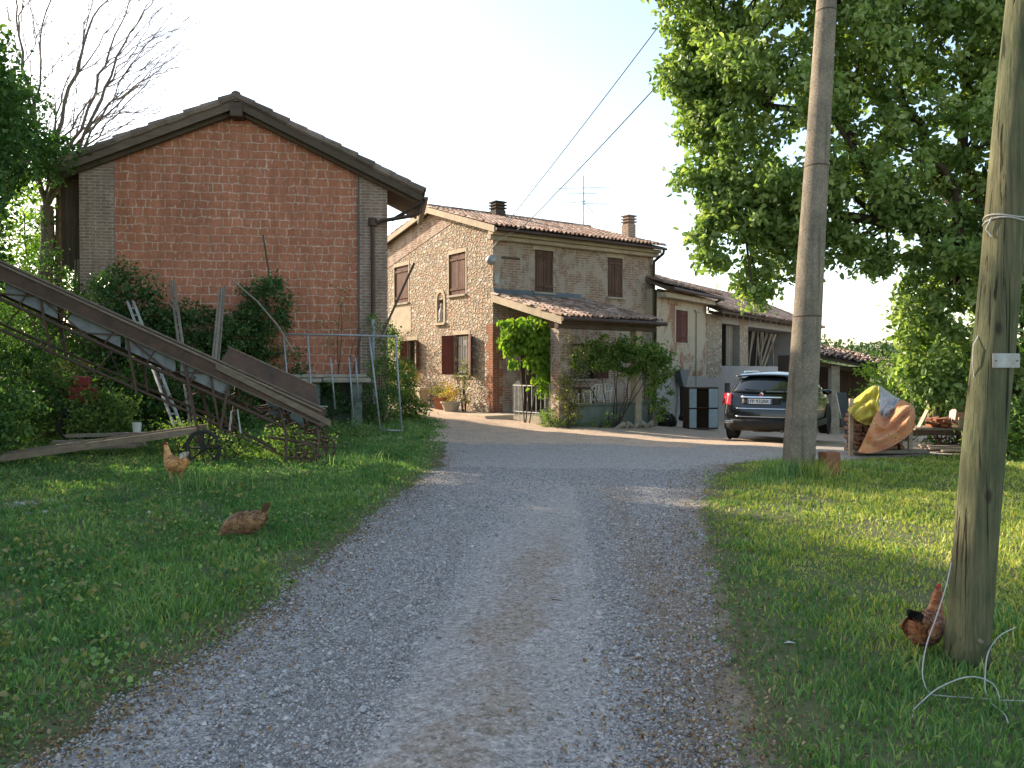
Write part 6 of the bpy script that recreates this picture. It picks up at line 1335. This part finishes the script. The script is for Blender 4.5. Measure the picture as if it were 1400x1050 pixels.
# ================================================================== CLOTHS, FIREWOOD, CART
def fabric(name, c, c2, c3=None):
    g = G(name); nz = g.noise(g.ob(), 3, 5, .7); n2 = g.n('ShaderNodeTexVoronoi', {'Vector': g.ob(), 'Scale': 14.0}); col = g.mix(g.ramp(nz.outputs[0], [(.4, 0.0), (.6, 1.0)]), c, c2)
    if c3: col = g.mix(g.ramp(n2.outputs['Distance'], [(.18, .8), (.3, 0.0)]), col, c3)
    M[name] = g.fin(col, .95, g.bump(g.noise(g.map(g.ob(), (1.6, 1, .7)), 7, 6, .7, 1.2).outputs[0], .8, .05), 0, .1, Sheen_Weight=.3)
fabric('yellow_cloth', (.62, .50, .05), (.55, .42, .04)); fabric('white_cloth', (.62, .60, .62), (.46, .44, .50), (.42, .2, .2)); fabric('orange_cloth', (.62, .22, .085), (.68, .34, .15), (.45, .11, .05))
def drape(name, mat, top, bot, d0, d1, fold, label, nu=48, nv=40):
    def spl(P):
        t = np.linspace(0, 1, len(P)); f = lambda k: (lambda u: float(np.interp(u, np.linspace(0, 1, 41), np.convolve(np.pad(np.interp(np.linspace(0, 1, 41), t, [q[k] for q in P]), 3, 'edge'), np.ones(7) / 7, 'valid'))))
        return f(0), f(1)
    T, B = spl(top), spl(bot); P0 = spot(top[0][0], top[0][1], d0); P0.z = ghf(P0.x, P0.y)
    def fn(u, v):
        px = T[0](u) + (B[0](u) - T[0](u)) * v; py = T[1](u) + (B[1](u) - T[1](u)) * v
        d = d0 + (d1 - d0) * v - .16 * math.sin(PI * min(1, v * 1.1)) ** .7 + fold(u, v)
        p = spot(px, py, d); p.z = max(p.z, ghf(p.x, p.y) + .015 + .02 * (1 + math.sin(19 * u + 7 * v))); return p - P0
    m_ = MB(); m_.grid(fn, nu, nv); o = m_.build(name, mat, None, smooth=True, solid=.006, sub=1); o.location = P0; return prop(o, label, 'cloth', 'cloths thrown over the firewood rack')
def swag(n, amp, s=1.0):
    # hanging folds: curved bands that sag between the two ends, plus small creases
    return lambda u, v: amp * math.sin(2 * PI * (n * (v * (.35 + .9 * math.sin(PI * min(max(u, 0), 1)))) + .7 * u)) * (.35 + .65 * math.sin(PI * u)) + amp * .5 * math.sin(23 * u * s + 6 * v) * (1 - .6 * math.sin(PI * u)) + amp * .15 * math.sin(41 * u + 31 * v)
drape('yellow_cloth', 'yellow_cloth', [(1159, 562), (1164, 549), (1175, 541), (1188, 530), (1196, 527), (1203, 529)], [(1163, 566), (1170, 574), (1182, 581), (1192, 582), (1198, 578), (1202, 570)], 15.3, 14.9, swag(2.6, .07), 'bright yellow cloth draped over the left end of the rack')
drape('white_cloth', 'white_cloth', [(1199, 526), (1206, 529), (1214, 535), (1224, 542), (1230, 545)], [(1203, 566), (1208, 573), (1216, 570), (1223, 562), (1230, 552)], 15.35, 14.95, swag(1.6, .06), 'white patterned cloth between the yellow and the orange one')
def radial(u, v):
    # deep swags across the middle and pleats gathered at the upper right corner
    q = v + .55 * (u - .5) ** 2; r1 = math.sin(2 * PI * (2.6 * q)); an = math.atan2(v + .05, 1.0 - u + .05)
    return .10 * r1 * math.sin(PI * min(1, u * 1.1)) * (1 - .5 * v) + .09 * math.sin(14 * an) * max(0, min(1, (u - .35) * 2)) * min(1, v * 3) + .03 * math.sin(17 * u + 9 * v)
drape('orange_cloth', 'orange_cloth', [(1200, 558), (1205, 568), (1214, 572), (1222, 562), (1229, 546), (1240, 548), (1253, 560)], [(1172, 618), (1188, 621), (1206, 617), (1224, 609), (1243, 596), (1253, 582)], 14.9, 14.5, radial, 'orange brown bedspread trailing from the rack onto the ground', 80, 64)
rk = empty('firewood_rack', g0(7.0, 15.3), 0, 'rough wooden rack holding firewood under the cloths', 'rack')
m_ = MB()
ro_ = rk.location.copy()
for (px, pt, pb, d) in ((1164, 545, 605, 15.1), (1245, 558, 606, 15.2), (1205, 530, 560, 15.5)):
    a = spot(px, pt, d) - ro_; b_ = spot(px, pb, d) - ro_; b_.z = min(b_.z, ghf(7, 15.3) - ro_.z - .02); m_.rv(.6, 1); m_.beam(b_, a, .07, .06, V(0, 1, 0))
m_.build('post', 'wood_pale', rk)
m_ = MB(); m_.rv(); m_.path([spot(1160, 562, 15.3) - ro_, spot(1200, 530, 15.42) - ro_], .03, 7); m_.path([spot(1200, 530, 15.42) - ro_, spot(1248, 560, 15.3) - ro_], .03, 7); m_.build('top_rail', 'wood_grey', rk)
m_ = MB(); m_.rv(); m_.box(-.55, .8, -.3, .3, .04, .1); m_.build('bottom_rail', 'wood_grey', rk)
M['log_end'] = m_varcol('cut log ends', [(0, (.14, .06, .04)), (.5, (.24, .12, .075)), (1, (.34, .2, .13))], .9, .3, 40)
lg = None; rr = random.Random(4); cnt = 0
for row in range(8):
    for i in range(11):
        r = .043 + rr.uniform(-.008, .006); x = -.54 + i * .094 + (row % 2) * .047; z = .15 + row * .083
        if x > .32 or z > .78: continue
        if lg is None:
            lg = MB(); lg.cv = .5; lg.lathe([(.0, -.252), (.048, -.25), (.053, -.24), (.055, 0), (.052, .25), (.0, .25)], (0, 0, 0), 9, 'y'); lo = lg.build('firewood_log', 'log_end', None); c = lo
            prop(lo, 'split firewood log end in the stack under the yellow cloth', 'log', 'stacked firewood logs')
        else: c = lo.copy(); S.collection.objects.link(c)
        c.location = ro_ + V(x, rr.uniform(-.04, .04), z); c.rotation_euler = (0, rr.uniform(0, 3), rr.uniform(-.08, .08)); c.scale = (r / .055, 1, r / .055)
lean([g0(6.75, 15.9, .0), spot(1150, 537, 16.5)], .2, .03, 'lead', 'leaning_board', 'bluish board leaning between the car and the yellow cloth', 'board')
# farm cart
co = g0(8.75, 16.2); ct = empty('farm_cart', co, R(-6), 'old wooden farm cart loaded with bricks and scrap left of the timber pole', 'cart')
m_ = MB()
for i in range(6): m_.rv(.4, 1); m_.box(-.75, .95, -.42 + i * .14, -.42 + i * .14 + .13, .40, .44)
m_.build('bed', 'wood_grey', ct)
m_ = MB(); m_.rv(.7, 1); m_.box(.05, 1.0, -.46, -.42, .44, .66); m_.build('side_board', 'wood_pale', ct)
m_ = MB(); m_.rv(); m_.box(-.8, 1.0, -.4, -.32, .30, .398); m_.box(-.8, 1.0, .32, .4, .30, .398); m_.tube((.3, -.6, .27), (.3, .6, .27), .03); m_.build('chassis', 'rust', ct)
spoked((.3, -.58, .27), .25, .03, ct, 'rust'); spoked((.3, .58, .27), .25, .03, ct, 'rust')
m_ = MB(); m_.rv(); m_.beam((-.8, 0, .34), (-1.15, 0, .06), .06, .05); m_.build('drawbar', 'rust', ct)
for x, h_ in ((-.22, 1.08), (-.12, 1.02)): m_ = MB(); m_.rv(.4, .8); m_.box(x, x + .05, .30, .36, .44, h_); m_.build('stake', 'wood_grey', ct)
CM = Matrix.Translation(co) @ Matrix.Rotation(R(-6), 4, 'Z')
def onto(o, x, y, z, label, cat, group=None): o.location = CM @ V(x, y, z); o.rotation_euler[2] += R(-6); return prop(o, label, cat, group)
m_ = MB(); m_.prism([(-.05, 0, .5), (.62, 0, 0), (.05, 0, 0), (-.1, 0, .1)], (0, .3, 0)); m_.build('x', 'stone'); o = bpy.context.scene.objects['x']; o.name = 'metal_hood'; onto(o, .18, -.2, .445, 'pale wedge shaped metal hood lying on the farm cart', 'hood')
o.data.materials.clear(); M['pinkish'] = m_plain('pinkish primed metal', (.52, .42, .38), (.38, .26, .22), 5, .8, .2); o.data.materials.append(M['pinkish'])
m_ = MB(); m_.rv(.8, 1); m_.beam((0, 0, 0), (.82, 0, -.60), .12, .025); o = m_.build('loose_plank', 'wood_pale'); onto(o, .06, .0, 1.04, 'pale plank sloping over the metal hood on the cart', 'plank', 'planks about the cart')
m_ = MB(); m_.rv(.8, 1); m_.beam((0, 0, 0), (.20, 0, .42), .16, .02); o = m_.build('loose_plank', 'wood_pale'); onto(o, -.62, -.25, .45, 'short pale board standing upright on the left of the cart', 'plank', 'planks about the cart')
br0 = None; rr = random.Random(6)
for i in range(18):
    if br0 is None: m_ = MB(); m_.box(-.12, .12, -.055, .055, 0, .055); br0 = m_.build('loose_brick', 'red_brick', None, bevel=.004); c = br0; prop(c, 'reddish brick in the loose heap on the farm cart', 'brick', 'bricks heaped on the farm cart')
    else: c = br0.copy(); S.collection.objects.link(c)
    c.location = CM @ V(-.18 + rr.uniform(-.26, .2), -.2 + rr.uniform(-.15, .2), .445 + (i // 6) * .062); c.rotation_euler = (rr.uniform(-.25, .25), rr.uniform(-.25, .25), rr.uniform(0, 3))
for i in range(7):
    x = 7.95 + rr.uniform(0, .3); y = 15.3 + i * .12; m_ = MB(); m_.rv(.4, 1); L = rr.uniform(1.2, 1.9); m_.beam((0, 0, 0), (L, rr.uniform(-.15, .15), .0), rr.uniform(.06, .14), .03); o = m_.build('loose_plank', 'wood_grey'); o.location = g0(x, y, .04 + .03 * (i % 3))
    prop(o, 'weathered plank lying on the ground in front of the farm cart', 'plank', 'weathered planks on the ground before the cart')
m_ = MB(); rr = random.Random(16)
for i in range(46): a = V(rr.uniform(-.9, .9), rr.uniform(-.3, .4), rr.uniform(.02, .3)); m_.rv(); m_.beam(a, a + V(rr.uniform(-.4, .4), rr.uniform(-.2, .2), rr.uniform(-.12, .15)), rr.uniform(.015, .05), .02)
o = m_.build('scrap_heap', 'rust'); o.location = g0(8.9, 15.95); o.scale = (1, 1, 1.2); prop(o, 'tangle of rusty scrap metal and sticks under the farm cart', 'scrap heap', kind='stuff')
# twigs and pebbles on the drive, small flat things
for (px, py, L, lb, mt) in ((713, 798, .10, 'flat dark bark piece lying mid drive', 'wood_dark'), (762, 821, .09, 'small curled twig right of the bark piece', 'wood_dark'), (620, 1020, .07, 'dark clod of earth near the bottom of the drive', 'soil'), (650, 878, .05, 'small brown clod on the middle strip of the drive', 'soil')):
    d = 1.6 * F / (py - HY); x = (px - 700) / F * d; m_ = MB(); m_.rv(); m_.path([(-L * .7, 0, .006), (-L * .3, .01, .012), (L * .3, -.01, .010), (L * .7, .01, .006)], [.004, .012, .011, .004], 7, sq=.5); o = m_.build('ground_debris', mt, None, smooth=True); o.location = g0(x, d); o.rotation_euler = (0, 0, rnd.uniform(-.4, .4)); prop(o, lb, 'debris', 'small debris on the drive')
m_ = MB(); m_.add([(-.06, 0, 0), (0, -.03, .012), (.06, 0, 0), (0, .03, .01)], [(0, 1, 2, 3)]); o = m_.build('pale_leaf', 'white_paint', None, solid=.002); o.location = g0(1.58, 4.55, .05); prop(o, 'single pale fallen leaf on the right verge', 'leaf'); o.scale = (.6, .6, .6)
